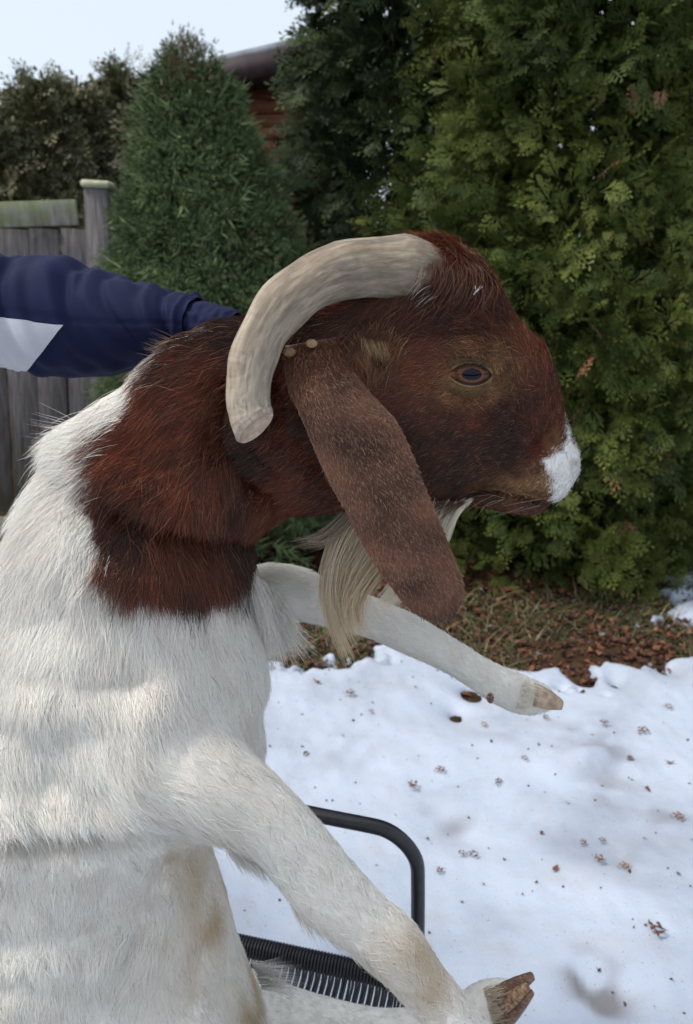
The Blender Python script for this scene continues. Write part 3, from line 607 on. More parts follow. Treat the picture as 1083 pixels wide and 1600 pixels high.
# skull relief: brow, eye socket, cheek, tear groove, lips, mouth line
see_from(head_w, px_poly(head_px), .075)
hx = -.010 * gauss2(735, 584, 28, 17) + .009 * gauss2(735, 545, 46, 15, 8) - .008 * gauss2(778, 592, 22, 14) - .004 * gauss2(735, 612, 40, 14) + .007 * gauss2(625, 660, 90, 60, 20) - .005 * gauss2(800, 640, 22, 60, -20) + .006 * gauss2(850, 752, 36, 20, -20) - .005 * gauss2(860, 690, 30, 16, -30) + .005 * gauss2(840, 797, 30, 8)
hx += -.018 * np.exp(-(line_d(PXN, PYN, [(880, 786), (850, 787), (815, 777), (780, 770), (748, 770), (728, 776)]) / 4.2) ** 2) + .004 * np.exp(-(line_d(PXN, PYN, [(850, 775), (815, 765), (780, 758)]) / 9) ** 2)
hx += -.012 * np.exp(-(line_d(PXN, PYN, [(903, 722), (896, 722), (892, 728)]) / 4.0) ** 2)
hx += .012 * gauss2(505, 548, 55, 26, -8) - .014 * gauss2(590, 548, 20, 22) + .008 * np.exp(-((np.hypot((PXN - 588), (PYN - 545)) - 30) / 10) ** 2) * (PYN < 560)
hx += .006 * gauss2(690, 470, 50, 30) - .006 * gauss2(690, 525, 70, 16)
# folds of skin and muscle on neck, shoulder and flank
see_from(torso_w, px_poly(torso_px), .15)
tx_ = 0 * PXX
for pts, amp, w in (([(398, 840), (350, 848), (290, 840), (235, 815), (195, 778)], -.024, 13), ([(400, 812), (330, 796), (250, 780), (190, 740)], .02, 24), ([(395, 895), (330, 905), (240, 905), (170, 895)], .012, 22),
                    ([(130, 760), (150, 830), (160, 900), (180, 940)], -.008, 14), ([(360, 590), (345, 680), (370, 740), (430, 780)], -.018, 13), ([(405, 600), (425, 690), (480, 740)], .013, 22),
                    ([(0, 985), (100, 1010), (200, 1000), (330, 975)], .003, 30), ([(60, 1052), (140, 1066), (220, 1060)], -.009, 16), ([(-60, 1120), (40, 1150), (80, 1210)], -.006, 22),
                    ([(-90, 1312), (0, 1302), (90, 1300), (180, 1290), (260, 1278), (310, 1275)], -.034, 12), ([(-80, 1285), (60, 1265), (180, 1255), (260, 1240)], .013, 24), ([(-90, 1330), (60, 1322), (140, 1322)], .008, 12),
                    ([(-60, 1372), (60, 1360), (180, 1350)], -.006, 10), ([(-60, 1470), (120, 1460), (230, 1440)], -.007, 14), ([(0, 1540), (140, 1515), (240, 1480)], -.008, 12), ([(20, 1500), (150, 1488), (230, 1470)], .007, 12),
                    ([(262, 1330), (240, 1400), (205, 1470), (180, 1520)], -.016, 14), ([(230, 1310), (215, 1400), (180, 1470)], .012, 16), ([(330, 1420), (318, 1470), (330, 1520)], -.006, 8)):
    tx_ = tx_ + amp * np.exp(-(line_d(PXN, PYN, pts) / w) ** 2)
tx_ += .024 * gauss2(240, 1150, 120, 90) + .012 * gauss2(170, 890, 40, 26) + .010 * gauss2(300, 760, 50, 40)
tx_ = tx_ + .0014 * Wob(91, 14, 10, 2)(np.stack([XX, ZZ], -1)) + .0008 * Wob(92, 30, 10, 2)(np.stack([XX, ZZ], -1))
Fh = inflate(px_poly(head_px), head_w, .075, hx, 2.1)
Ft = inflate(px_poly(torso_px), torso_w, .15, tx_, 2.15)
BODY = smin(Ft, Fh, .02); PART = np.where(Fh < Ft, 1, 0).astype(np.int8)
def limb(path_px, n, k, pid, sq=1.0):
    """path rows: px, py, Y, radius in px; unions a smooth limb into BODY"""
    global BODY, PART
    q = np.array([[*P(a, b, c), r * mpp(b, c)] for a, b, c, r in path_px]); q = catmull(q, n)
    lo = q[:, :3].min(0) - q[:, 3].max() - .06; hi = q[:, :3].max(0) + q[:, 3].max() + .06
    sl = tuple(slice(max(0, np.searchsorted(g_, l) - 1), min(len(g_), np.searchsorted(g_, h) + 1)) for g_, l, h in zip((xs, ys, zs), lo, hi))
    X, Y, Z = np.meshgrid(xs[sl[0]], ys[sl[1]], zs[sl[2]], indexing='ij', sparse=True); D = None
    for a, b in zip(q[:-1], q[1:]):
        e = b[:3] - a[:3]; t_ = np.clip(((X - a[0]) * e[0] + (Y - a[1]) * e[1] + (Z - a[2]) * e[2]) / (e @ e + 1e-12), 0, 1)
        d = np.sqrt((X - a[0] - t_ * e[0]) ** 2 + ((Y - a[1] - t_ * e[1]) / sq) ** 2 + (Z - a[2] - t_ * e[2]) ** 2) - (a[3] + t_ * (b[3] - a[3]))
        D = d if D is None else np.minimum(D, d)
    B = BODY[sl]; PART[sl] = np.where(D < B, pid, PART[sl]); BODY[sl] = smin(B, D, k); return q
near_leg = limb([(215, 1165, .80, 102), (300, 1208, .775, 82), (385, 1258, .765, 62), (444, 1306, .76, 53), (510, 1384, .755, 53), (568, 1438, .752, 47), (614, 1478, .75, 46), (664, 1540, .75, 39), (738, 1630, .752, 36), (775, 1690, .755, 44), (812, 1735, .757, 40)], 34, .035, 2)
far_leg = limb([(300, 1010, 1.0, 70), (380, 945, 1.02, 52), (445, 925, 1.03, 42), (520, 944, 1.035, 32), (585, 966, 1.035, 29), (640, 990, 1.035, 29), (700, 1022, 1.035, 25), (745, 1050, 1.035, 25), (778, 1069, 1.035, 28), (815, 1085, 1.035, 29), (842, 1090, 1.035, 23)], 34, .02, 3)
hind_leg = limb([(240, 1620, .99, 120), (370, 1590, .99, 70), (440, 1590, .985, 46), (520, 1602, .98, 36), (600, 1612, .975, 32), (680, 1602, .97, 30), (730, 1582, .965, 30), (765, 1566, .96, 32), (790, 1556, .958, 24)], 30, .02, 4)
near_thigh = limb([(120, 1600, .80, 120), (260, 1680, .77, 90), (420, 1735, .755, 60), (560, 1765, .75, 40), (690, 1775, .75, 34), (740, 1770, .75, 34)], 22, .03, 5)
V, F = surface_nets(BODY, xs, ys, zs)
lab = PART[np.clip(np.searchsorted(xs, V[:, 0]), 0, len(xs) - 1), np.clip(np.searchsorted(ys, V[:, 1]), 0, len(ys) - 1), np.clip(np.searchsorted(zs, V[:, 2]), 0, len(zs) - 1)]
V = relax(V, F, 3, .45)
fc = np.cross(V[F[:, 1]] - V[F[:, 0]], V[F[:, 2]] - V[F[:, 0]]); vol = np.einsum('ij,ij->i', fc, V[F[:, 0]] - V.mean(0)).sum()
if vol < 0: F = F[:, ::-1]
NV = vnormals(V, F)
fn_ = np.cross(V[F[:, 2]] - V[F[:, 0]], V[F[:, 3]] - V[F[:, 1]])
if np.einsum('ij,ij->i', NV[F[:, 0]], fn_).mean() < 0: NV = -NV

brown_px = [(640, 340), (560, 400), (440, 440), (330, 490), (262, 535), (240, 565), (232, 600), (205, 625), (165, 660), (158, 705), (150, 740), (132, 775), (130, 800), (152, 832), (158, 880), (172, 905), (210, 925), (245, 938), (305, 950), (345, 940), (372, 945), (380, 905), (398, 872), (410, 860), (450, 850), (540, 840), (640, 815), (700, 796), (760, 800), (850, 812), (950, 800), (960, 600), (860, 480), (760, 350)]
muzz_px = [(887, 655), (895, 690), (905, 700), (925, 720), (910, 760), (885, 786), (863, 786), (866, 764), (856, 735), (848, 722), (866, 712), (883, 702), (886, 680)]
cw1 = Wob(101, 18, 12); cw2 = Wob(102, 60, 12); cw3 = Wob(103, 7, 8)
def coat(p, part, jit=0.0):
    """colour of the coat, with shade painted in under the horn: a function of the place on the animal, the same on both flanks"""
    q = np.array(p, float); q[:, 1] = YG - np.abs(q[:, 1] - YG); q2 = q.copy(); fl = q.copy(); fl[:, 1] = YG
    x, y = to_px(q); n1, n2, n3 = cw1(q), cw2(q), cw3(q)
    white = np.array([.9, .85, .77]) * np.ones((len(q), 1)); white *= (1 + .03 * n1 + .02 * n3)[:, None]
    grey = sstep(.9, 2.2, n1 + .5 * n3)[:, None] * .25; white = white * (1 - grey) + np.array([.42, .40, .37]) * grey
    tan = np.zeros(len(q))
    for cx_, cy_, sx_, sy_, a_ in ((320, 1445, 26, 40, .55), (290, 1360, 40, 50, .45), (300, 1500, 70, 90, .2), (655, 1500, 45, 60, .5), (600, 1490, 70, 50, .25), (395, 1590, 22, 40, .7), (690, 1540, 40, 60, .3), (330, 1330, 30, 40, .3)):
        tan += a_ * np.exp(-((x - cx_) / sx_) ** 2 - ((y - cy_) / sy_) ** 2)
    tan = np.clip(tan * (1 + .4 * n1), 0, .85)[:, None]; white = white * (1 - tan) + np.array([.55, .40, .22]) * tan
    # reds and near-blacks of head and neck; dk adds painted shade under the horn
    k = np.clip(.48 + np.where(part == 1, .11, .2) * n1 + np.where(part == 1, .05, .13) * n3 + .1 * n2, 0, 1)
    dk = np.exp(-((x - 720) / 110) ** 2 - ((y - 720) / 60) ** 2) * .5 + np.exp(-((x - 780) / 95) ** 2 - ((y - 680) / 90) ** 2) * .22 + np.exp(-((x - 470) / 75) ** 2 - ((y - 500) / 36) ** 2) * .9 + np.exp(-((x - 400) / 120) ** 2 - ((y - 520) / 40) ** 2) * .7 + np.exp(-((x - 690) / 60) ** 2 - ((y - 450) / 40) ** 2) * .5 + np.exp(-((x - 300) / 60) ** 2 - ((y - 540) / 30) ** 2) * .5
    rd = np.exp(-((x - 690) / 90) ** 2 - ((y - 590) / 50) ** 2) * .5 + np.exp(-((x - 830) / 40) ** 2 - ((y - 560) / 50) ** 2) * .45 + np.exp(-((x - 500) / 90) ** 2 - ((y - 570) / 40) ** 2) * .4 + np.exp(-((x - 240) / 80) ** 2 - ((y - 740) / 60) ** 2) * .3
    k = np.clip(k - .75 * dk + rd, 0, 1)[:, None]
    br = (1 - k) * np.array([.0125, .0036, .0036]) + k * np.array([.112, .0225, .0085])
    gold = np.exp(-((x - 738) / 46) ** 2 - ((y - 583) / 34) ** 2) * .75 + np.exp(-((x - 795) / 26) ** 2 - ((y - 575) / 30) ** 2) * .45 + np.exp(-((x - 590) / 34) ** 2 - ((y - 548) / 26) ** 2) * .7 + np.exp(-((x - 735) / 50) ** 2 - ((y - 615) / 12) ** 2) * .4
    gold += np.exp(-((x - 818) / 50) ** 2 - ((y - 764) / 20) ** 2) * .75 + np.exp(-((x - 868) / 14) ** 2 - ((y - 715) / 45) ** 2) * .5 + np.exp(-((x - 845) / 24) ** 2 - ((y - 745) / 22) ** 2) * .4
    gold = np.clip(gold * (1 + .3 * n2), 0, .9)[:, None]; br = br * (1 - gold) + np.array([.25, .14, .06]) * gold
    dl = np.exp(-((x - 830) / 60) ** 2 - ((y - 800) / 12) ** 2)[:, None] * .6; br = br * (1 - dl) + np.array([.13, .06, .045]) * dl
    mo = np.exp(-(line_d(x, y, [(880, 787), (850, 788), (815, 778), (780, 771), (748, 771), (728, 777)]) / 5) ** 2)[:, None] * (part == 1)[:, None]; br = br * (1 - .8 * mo) + np.array([.012, .007, .006]) * .8 * mo
    jx = rng.normal(size=len(q)) * jit; e = 5 + 7 * (part == 0)
    d = poly_sd(x + 5 * n2 + 3 * n1, y + 5 * n1 + jx, brown_px); fb_ = sstep(e, -e, d) * np.isin(part, (0, 1)); fb_ = np.maximum(fb_, (part == 1) & (x > 560))
    mu = sstep(4, -4, poly_sd(x + 2 * n2, y + 2 * n1, muzz_px)) * (part == 1)
    c = white * (1 - fb_)[:, None] + br * fb_[:, None]
    c = c * (1 - mu)[:, None] + np.array([.76, .73, .69]) * mu[:, None]
    ns = np.exp(-((x - 899) / 6) ** 2 - ((y - 724) / 6) ** 2)[:, None] * (part == 1)[:, None]; c = c * (1 - .7 * ns) + np.array([.4, .24, .18]) * .7 * ns
    return np.clip(c, .002, .9)
goat_base = P(150, 1660, YG); goat = empty('goat', (goat_base[0], YG, goat_base[2])); tag(goat, 'white goat with dark red brown head and neck sitting upright on the black chair', 'goat')
bm_ = new_mesh('body', V, F); attr_c(bm_, 'tone', coat(V, lab)); body = child('body', bm_, M['skin'], goat)

# ------------------------------------------------------------------ coat hair
# guide rows: px, py, dx, dy, lift, length mm, unruliness
G_ = [(893, 700, -.5, -.9, .12, 1.8, .08), (880, 760, -.8, -.2, .12, 1.8, .08), (850, 620, -.55, -.9, .25, 7, .25), (800, 720, -1, .1, .15, 6, .1), (735, 640, -1, .15, .15, 6, .12), (740, 545, -.7, -.5, .2, 6, .15), (690, 590, -1, .05, .2, 7, .15), (700, 720, -1, .25, .15, 7, .12), (620, 620, -1, .2, .2, 8, .15), (620, 740, -1, .25, .2, 9, .15), (870, 735, -.8, -.2, .12, 2.2, .08), (830, 795, -1, .1, .15, 3, .1), (850, 755, -1, 0, .12, 2.6, .08),
      (830, 540, -.5, -.7, .4, 12, .5), (800, 490, -.6, -.5, .45, 15, .7), (740, 430, -.5, .3, .5, 17, .8), (690, 400, -.3, .6, .5, 20, .7), (660, 455, -.8, .5, .5, 20, .7), (740, 490, -.7, .1, .4, 14, .5), (640, 520, -.9, .3, .35, 12, .35), (590, 545, .2, .8, .7, 15, .4),
      (500, 720, -1, .3, .2, 12, .2), (500, 560, -.7, .4, .25, 9, .25), (540, 470, -1, .2, .3, 16, .3), (430, 640, -.9, .5, .25, 16, .25), (420, 740, -1, .3, .22, 16, .25), (330, 540, -1, .25, .3, 24, .3), (300, 530, -1, .1, .35, 28, .45), (330, 660, -.85, .6, .25, 24, .3), (240, 640, -.75, .8, .3, 28, .35), (170, 650, -.8, .65, .35, 34, .4), (110, 690, -1, .1, .5, 38, .4), (70, 760, -.75, .75, .45, 38, .35), (40, 830, -.5, .9, .4, 34, .3),
      (260, 760, -.5, .9, .25, 26, .3), (340, 780, -.1, 1, .22, 24, .25), (300, 880, -.05, 1, .25, 28, .3), (200, 860, -.3, 1, .28, 30, .35), (110, 830, -.35, 1, .28, 34, .35), (200, 935, -.2, 1, .32, 34, .35), (300, 945, .05, 1, .32, 34, .35), (370, 920, .25, 1, .3, 28, .3), (60, 950, -.1, 1, .25, 30, .3), (300, 1030, 0, 1, .2, 26, .3), (160, 1040, -.05, 1, .2, 28, .3), (400, 1060, .1, 1, .22, 22, .3),
      (120, 1130, .2, 1, .2, 22, .3), (240, 1110, .4, 1, .2, 22, .3), (330, 1160, .6, .9, .2, 22, .3), (80, 1240, .4, .95, .25, 26, .3), (200, 1240, .75, .6, .28, 26, .3), (290, 1240, .7, .6, .25, 24, .3), (100, 1360, .05, 1, .15, 15, .25), (220, 1380, .1, 1, .15, 14, .25), (60, 1480, .05, 1, .18, 18, .3), (200, 1500, -.5, .8, .3, 22, .4), (300, 1400, .1, 1, .2, 14, .4), (300, 1540, .05, 1, .15, 14, .3), (120, 1570, .05, 1, .18, 18, .3)]
G_ = np.array(G_, float)
def tri_sample(V, F, dens, g):
    T = np.vstack([F[:, [0, 1, 2]], F[:, [0, 2, 3]]]); A = .5 * np.linalg.norm(np.cross(V[T[:, 1]] - V[T[:, 0]], V[T[:, 2]] - V[T[:, 0]]), axis=1)
    ex = A * dens(V[T].mean(1), T); cnt = g.poisson(ex); ti = np.repeat(np.arange(len(T)), cnt); r1 = np.sqrt(g.uniform(size=len(ti))); r2 = g.uniform(size=len(ti))
    return T[ti], np.stack([1 - r1, r1 * (1 - r2), r1 * r2], 1)
def hair_object(name, pts, rad, cols, parent, tipscale=.25, hide=None):
    """pts (n, m, 3): one strand per row"""
    n_, m_ = pts.shape[:2]; hc = bpy.data.hair_curves.new(name); hc.add_curves([m_] * n_)
    hc.attributes['position'].data.foreach_set('vector', np.ascontiguousarray(pts, np.float32).ravel())
    prof = np.interp(np.linspace(0, 1, m_), [0, .5, 1], [1, .85, tipscale]); ra = hc.attributes.get('radius') or hc.attributes.new('radius', 'FLOAT', 'POINT')
    ra.data.foreach_set('value', (np.broadcast_to(rad, n_)[:, None] * prof).astype(np.float32).ravel())
    c = np.ones((n_, m_, 4), np.float32); c[..., :3] = cols[:, None] if cols.ndim == 2 else cols
    ca = hc.attributes.new('tone', 'FLOAT_COLOR', 'POINT'); ca.data.foreach_set('color', c.ravel())
    if hide is not None:
        ha = hc.attributes.new('hide', 'FLOAT_VECTOR', 'POINT'); ha.data.foreach_set('vector', np.repeat(np.asarray(hide, np.float32)[:, None], m_, 1).ravel())
    hc.materials.append(M['hair']); o = bpy.data.objects.new(name, hc); COL.objects.link(o); o.parent = parent
    if parent.parent is None: o.matrix_parent_inverse = Matrix.Translation(-parent.location)
    return o
def leg_dir(p, q):
    d = ((p[:, None] - q[None, :, :3]) ** 2).sum(-1); i = np.clip(d.argmin(1), 0, len(q) - 2); return q[i + 1, :3] - q[i, :3]
hg = np.random.default_rng(111)
EYE_PX = (735, 584)
def fur(dens_mul=.72, per=21, spread=.0066):
    def dens(c, T):
        x, y = to_px(c); d = np.where(c[:, 1] < YG + .03, 1.0, .35) * np.where((x < -60) | (y > 1640), .45, 1.0)
        pt = lab[T[:, 0]]; nn = NV[T].mean(1); d = d * np.where(nn[:, 1] > .35, .3, 1.0); d = d * np.where(pt == 1, 2.6, 1.0) * np.where(pt == 4, 1.2, 1) * np.where(pt == 5, .6, 1) * np.where((pt == 0) & (y > 1290), 1.35, 1); d = np.where(pt == 3, np.maximum(d, 1.5), d)
        d = np.where((np.hypot((x - EYE_PX[0]) / 22, (y - EYE_PX[1]) / 13.5) < 1) & (pt == 1), 0, d)
        return d * 44000 * dens_mul
    T, w = tri_sample(V, F, dens, hg); c0 = np.einsum('ij,ijk->ik', w, V[T]); nn = np.einsum('ij,ijk->ik', w, NV[T]); nn /= np.linalg.norm(nn, axis=1)[:, None]; pt = lab[T[:, 0]]
    m0 = c0.copy(); m0[:, 1] = np.minimum(m0[:, 1], 2 * YG - m0[:, 1]); x, y = to_px(m0); gv = rbf(x, y, G_, 4.0)
    dv = np.stack([gv[:, 0], 0 * x, -gv[:, 1]], 1); lift, L, un = gv[:, 2].copy(), gv[:, 3] * .001, gv[:, 4].copy()
    for pid, q, l0, u0 in ((2, near_leg, .017, .25), (3, far_leg, .016, .4), (4, hind_leg, .013, .35), (5, near_thigh, .015, .3)):
        s = pt == pid
        if s.any(): 
            ld = leg_dir(c0[s], q); far_ = np.linalg.norm(c0[s] - q[0, :3], axis=1) / np.linalg.norm(q[-1, :3] - q[0, :3]); k = sstep(.05, .4, far_)[:, None]
            ld /= np.linalg.norm(ld, axis=1)[:, None]; dv[s] = dv[s] * (1 - k) + ld * k; L[s] = L[s] * (1 - k[:, 0]) + k[:, 0] * l0 * (1.15 - .6 * far_); lift[s] = .2; un[s] = u0
            under = sstep(-.3, -.8, nn[s][:, 2]) * sstep(.9, .5, far_); L[s] *= 1 + (.9 if pid != 3 else .3) * under
    un = un * .5; L = L * np.where(pt == 0, .95, np.where(pt == 1, 1.2, .85)); lift = np.maximum(lift * .85, np.where(pt == 1, .2, .17))
    dv += hg.normal(size=dv.shape) * (un * .55)[:, None] + .35 * un[:, None] * np.stack([cw1(c0), 0 * x, cw1(c0 + 3.3)], 1)
    dv -= nn * np.einsum('ij,ij->i', dv, nn)[:, None]; dv /= np.linalg.norm(dv, axis=1)[:, None] + 1e-9
    L = L * hg.uniform(.75, 1.25, len(L)); side = np.cross(nn, dv)
    # strands of a tuft: roots spread round its centre, tips drawn together
    K = len(c0); idx = np.repeat(np.arange(K), per); n_ = len(idx); sprd = (spread * (.6 + .6 * L / .03))[idx][:, None]
    o1, o2 = hg.normal(size=(n_, 1)) * sprd, hg.normal(size=(n_, 1)) * sprd
    root = c0[idx] + dv[idx] * o1 + side[idx] * o2 - nn[idx] * .0006
    Ls = (L[idx] * hg.uniform(.65, 1.2, n_))[:, None]; di = dv[idx] + side[idx] * hg.normal(size=(n_, 1)) * .07 + nn[idx] * (hg.normal(size=(n_, 1)) * .06); lf = lift[idx][:, None] * 1.15; m_ = 5; pts = np.zeros((n_, m_, 3)); sway = hg.normal(size=(n_, 1)) * .09
    for j, t_ in enumerate(np.linspace(0, 1, m_)):
        pts[:, j] = root - side[idx] * o2 * (.62 * t_) + di * Ls * t_ + nn[idx] * Ls * (lf * (t_ - .55 * t_ ** 2) + .02) + side[idx] * Ls * sway * t_ ** 2 + np.array([0, 0, -1.]) * (.12 * Ls * t_ ** 2)
    cl = coat(c0, pt, 4.0)[idx]; lum = cl.mean(1); cl = cl * np.where(lum < .3, np.exp(hg.normal(size=n_) * .45), hg.uniform(.82, 1.12, n_))[:, None]
    warm = (hg.uniform(size=n_) < .07) & (lum < .1); cl[warm] = cl[warm] * .5 + np.array([.32, .17, .085]) * .5
    drk = (hg.uniform(size=n_) < .02) & (lum > .4) & (pt[idx] != 3); cl[drk] *= .4
    hw = np.where(lum > .35, .00018, .00021) * hg.uniform(.75, 1.25, n_)
    return pts, hw, np.clip(cl, .003, .92), pt[idx], nn[idx]
pts, hw, cl, pid_, rt = fur()
hair_object('fur', pts, hw, cl, body, hide=rt)

# ------------------------------------------------------------------ horns
def horn(sidesign, name='horn'):
    rows = [(722, 452, .90, 34), (685, 434, .885, 44), (645, 423, .866, 50), (600, 418, .852, 48), (545, 421, .838, 44), (492, 440, .822, 42.5), (446, 474, .806, 41), (412, 520, .794, 38), (393, 570, .786, 36), (388, 615, .781, 34.5), (391, 645, .779, 34.5), (397, 664, .778, 35)]
    q = np.array([[*P(a, b, c), r * mpp(b, c)] for a, b, c, r in rows]); q = catmull(q, 64)
    if sidesign < 0: q[:, 1] = 2 * YG - q[:, 1]
    g = np.random.default_rng(5); wob = Wob(201, 2.2, 8, 2); wob2 = Wob(202, 9, 8, 2)
    def disp(s, th):
        pp = np.stack(np.broadcast_arrays(s * 9, np.cos(th) * .5), -1); rid = np.clip(1 - s * 1.4, 0, 1)
        return .0005 * wob(pp * .4) + .00045 * rid * np.sin(s * 70 + 9 * s * s + 1.3 * np.sin(th)) ** 3 + .00012 * wob2(pp) - .0035 * np.clip(np.cos(th - 2.5 * np.sign(sidesign) - 1.2), 0, 1) ** 3
    n = 40; Vh, Fh_ = tube_mesh(q[:, :3], q[:, 3], n, True, up=(0, 1, 0), disp=disp)
    m_ = len(q); Fh_ = Fh_[:(m_ - 1) * n + n]                      # keep side and root cap, the cut end gets its own face
    # cut end: sawn at a slant, a shallow dished face with a rounded lip
    T = q[-1, :3] - q[-3, :3]; T /= np.linalg.norm(T); nc_ = np.array([.62, -.42 * sidesign, -.66]); nc_ /= np.linalg.norm(nc_); c = q[-1, :3]
    for b_i in range(8):
        sl_ = slice((m_ - 1 - b_i) * n, (m_ - b_i) * n); fr = (1 - b_i / 8) ** 1.3; rg = Vh[sl_]; Vh[sl_] = rg - T * (((rg - q[m_ - 1 - b_i, :3]) @ nc_) / (T @ nc_) * fr)[:, None]
    ring = Vh[(m_ - 1) * n:m_ * n]; c = ring.mean(0)
    lip = c + (ring - c) * .9 + nc_ * .0035; inner = c + (ring - c) * .72 + nc_ * .001; ctr = c - nc_ * .004
    base = len(Vh); Vh = np.vstack([Vh, lip]); j = np.arange(n); k = (j + 1) % n
    Fh_ = np.vstack([Fh_, np.stack([(m_ - 1) * n + j, base + j, base + k, (m_ - 1) * n + k], 1)[:, ::-1]])
    me = quads_to_mesh(name, Vh, Fh_); al = np.zeros(len(Vh)); al[:m_ * n] = np.repeat(np.linspace(0, 1, m_), n); al[base:] = 1
    ar = np.zeros(len(Vh)); ar[:m_ * n] = np.tile(np.sin(np.linspace(0, 2 * np.pi, n, endpoint=False)) * .1, m_); attr_f(me, 'along', al); attr_f(me, 'around', ar)
    an = np.tile(np.linspace(0, 2 * np.pi, n, endpoint=False), m_); hu = np.zeros((len(Vh), 3), np.float32); hu[:m_ * n] = np.stack([al[:m_ * n] * 3.4, np.cos(an) * 1.3, np.sin(an) * 1.3], 1); hu[base:] = hu[(m_ - 1) * n:m_ * n]
    at_ = me.attributes.new('huv', 'FLOAT_VECTOR', 'POINT'); at_.data.foreach_set('vector', hu.ravel())
    h = child(name, me, M['horn'], goat)
    Vc = np.vstack([lip, inner, [ctr]]); Fc = np.vstack([np.stack([j, n + j, n + k, k], 1)[:, ::-1], np.stack([n + j, np.full(n, 2 * n), n + k, n + k], 1)[:, ::-1]])
    ce = child('cut_end', quads_to_mesh('cut_end', Vc, Fc), M['horn_cut'], h); ce['label'] = 'smooth cut end of the horn'
    return h
horn(1); horn(-1)

# ------------------------------------------------------------------ ears
def ear(sidesign):
    left = catmull([(446, 540), (450, 600), (472, 655), (492, 705), (515, 755), (542, 802), (570, 857), (606, 911), (640, 950), (672, 988)], 48)
    right = catmull([(538, 524), (549, 572), (578, 614), (618, 656), (645, 712), (667, 768), (693, 830), (715, 885), (731, 925), (738, 962)], 48)
    m_, n = 48, 21; s = np.linspace(0, 1, n); tt = np.linspace(0, 1, m_)
    # depth: springs from the skull, swings clear of the cheek, hangs free
    yb = catmull(np.array([[.842], [.812], [.802], [.797], [.795], [.794], [.794], [.795], [.797], [.799]]), m_)[:, 0]
    V = []; wv_ = Wob(301, 9, 8)
    for i in range(m_):
        px = left[i, 0] + (right[i, 0] - left[i, 0]) * s; py = left[i, 1] + (right[i, 1] - left[i, 1]) * s
        if tt[i] > .8:                                             # rounded tip
            k = (tt[i] - .8) / .2; w_ = max(.04, (1 - k ** 2.4)) ** .5; px = px.mean() + (px - px.mean()) * w_; py = py.mean() + (py - py.mean()) * w_; px = px - 9 * k; py = py - 6 * k
        bow = (1 - (2 * s - 1) ** 2); y = yb[i] - .018 * bow * (1 - .45 * tt[i]) + .010 * (2 * s - 1) * (1 - tt[i]) + .006 * np.clip(s - .8, 0, 1) * 5 * (tt[i] < .3)
        row = np.array([P(a, b, c) for a, b, c in zip(px, py, y)]); row[:, 1] += .0016 * wv_(row); V.append(row)
    V = np.array(V).reshape(-1, 3); i, j = np.meshgrid(np.arange(m_ - 1), np.arange(n - 1), indexing='ij')
    F = np.stack([i * n + j, i * n + j + 1, (i + 1) * n + j + 1, (i + 1) * n + j], -1).reshape(-1, 4)
    Nn = vnormals(V, F); Nn = Nn if Nn[:, 1].mean() < 0 else -Nn
    edge_ = (np.minimum(s, 1 - s) * 2)[None, :] * np.ones((m_, 1)); th = (.0036 * (.55 + .45 * np.clip(edge_ * 4, 0, 1))).reshape(-1, 1); th[-n:] *= .5
    Vb = V - Nn * th * 1.6; k = len(V); Fb = F[:, ::-1] + k
    rim = []; bd = [q for q in range(n)] + [r * n + n - 1 for r in range(1, m_)] + [(m_ - 1) * n + q for q in range(n - 2, -1, -1)] + [r * n for r in range(m_ - 2, 0, -1)]
    for a, b in zip(bd, bd[1:] + bd[:1]): rim.append([a, a + k, b + k, b])
    Va = np.vstack([V, Vb]); Fa = np.vstack([F, Fb, np.array(rim)])
    if sidesign < 0:
        Va[:, 1] = 2 * YG - Va[:, 1]; base = P(500, 545, YG)     # the far ear hangs closer to the jaw
        d = Va[:, 2] - base[2]; Va[:, 0] += .22 * d; Fa = Fa[:, ::-1]; 
    me = new_mesh('ear', Va, Fa); o = child('ear', me, M['ear'], goat)
    if sidesign > 0:
        g = np.random.default_rng(303); T, w = tri_sample(V, F, lambda c, T: np.full(len(T), 900000.), g); c0 = np.einsum('ij,ijk->ik', w, V[T]); nn = np.einsum('ij,ijk->ik', w, Nn[T]); K = len(c0); t_ = (T[:, 0] // n) / (m_ - 1)
        ax = V[(np.minimum(T[:, 0] // n + 1, m_ - 1)) * n + n // 2] - V[(T[:, 0] // n - (T[:, 0] // n == m_ - 1)) * n + n // 2]; ax /= np.linalg.norm(ax, axis=1)[:, None] + 1e-9
        ax = ax + g.normal(size=(K, 3)) * .25; L = (.0042 + .004 * np.clip(1 - t_ * 5, 0, 1)) * g.uniform(.6, 1.3, K); pts = np.stack([c0 - nn * .0004, c0 + ax * (L * .5)[:, None] + nn * (L * .22)[:, None], c0 + ax * L[:, None] + nn * (L * .25)[:, None]], 1)
        x, y = to_px(c0); k1 = np.clip(.5 + .3 * Wob(305, 16, 10)(c0), 0, 1)[:, None]; cl = (1 - k1) * np.array([.085, .037, .026]) + k1 * np.array([.26, .118, .07])
        ln = np.exp(-(line_d(x, y, [(520, 610), (560, 720), (610, 820), (650, 900)]) / 26) ** 2)[:, None] * .5; cl = cl * (1 - ln) + np.array([.035, .017, .016]) * ln
        up_ = np.clip(1 - t_ * 4, 0, 1)[:, None]; cl = cl * (1 - up_ * .7) + np.array([.115, .036, .016]) * up_ * .7
        cl = cl * g.uniform(.7, 1.25, (K, 1)); pale = g.uniform(size=K) < .2; cl[pale] = cl[pale] * .4 + np.array([.42, .27, .17]) * .6
        hair_object('ear_fur', pts, .00021 * g.uniform(.8, 1.2, K), cl, o, hide=nn)
    return o
ear_near = ear(1); ear_far = ear(-1)
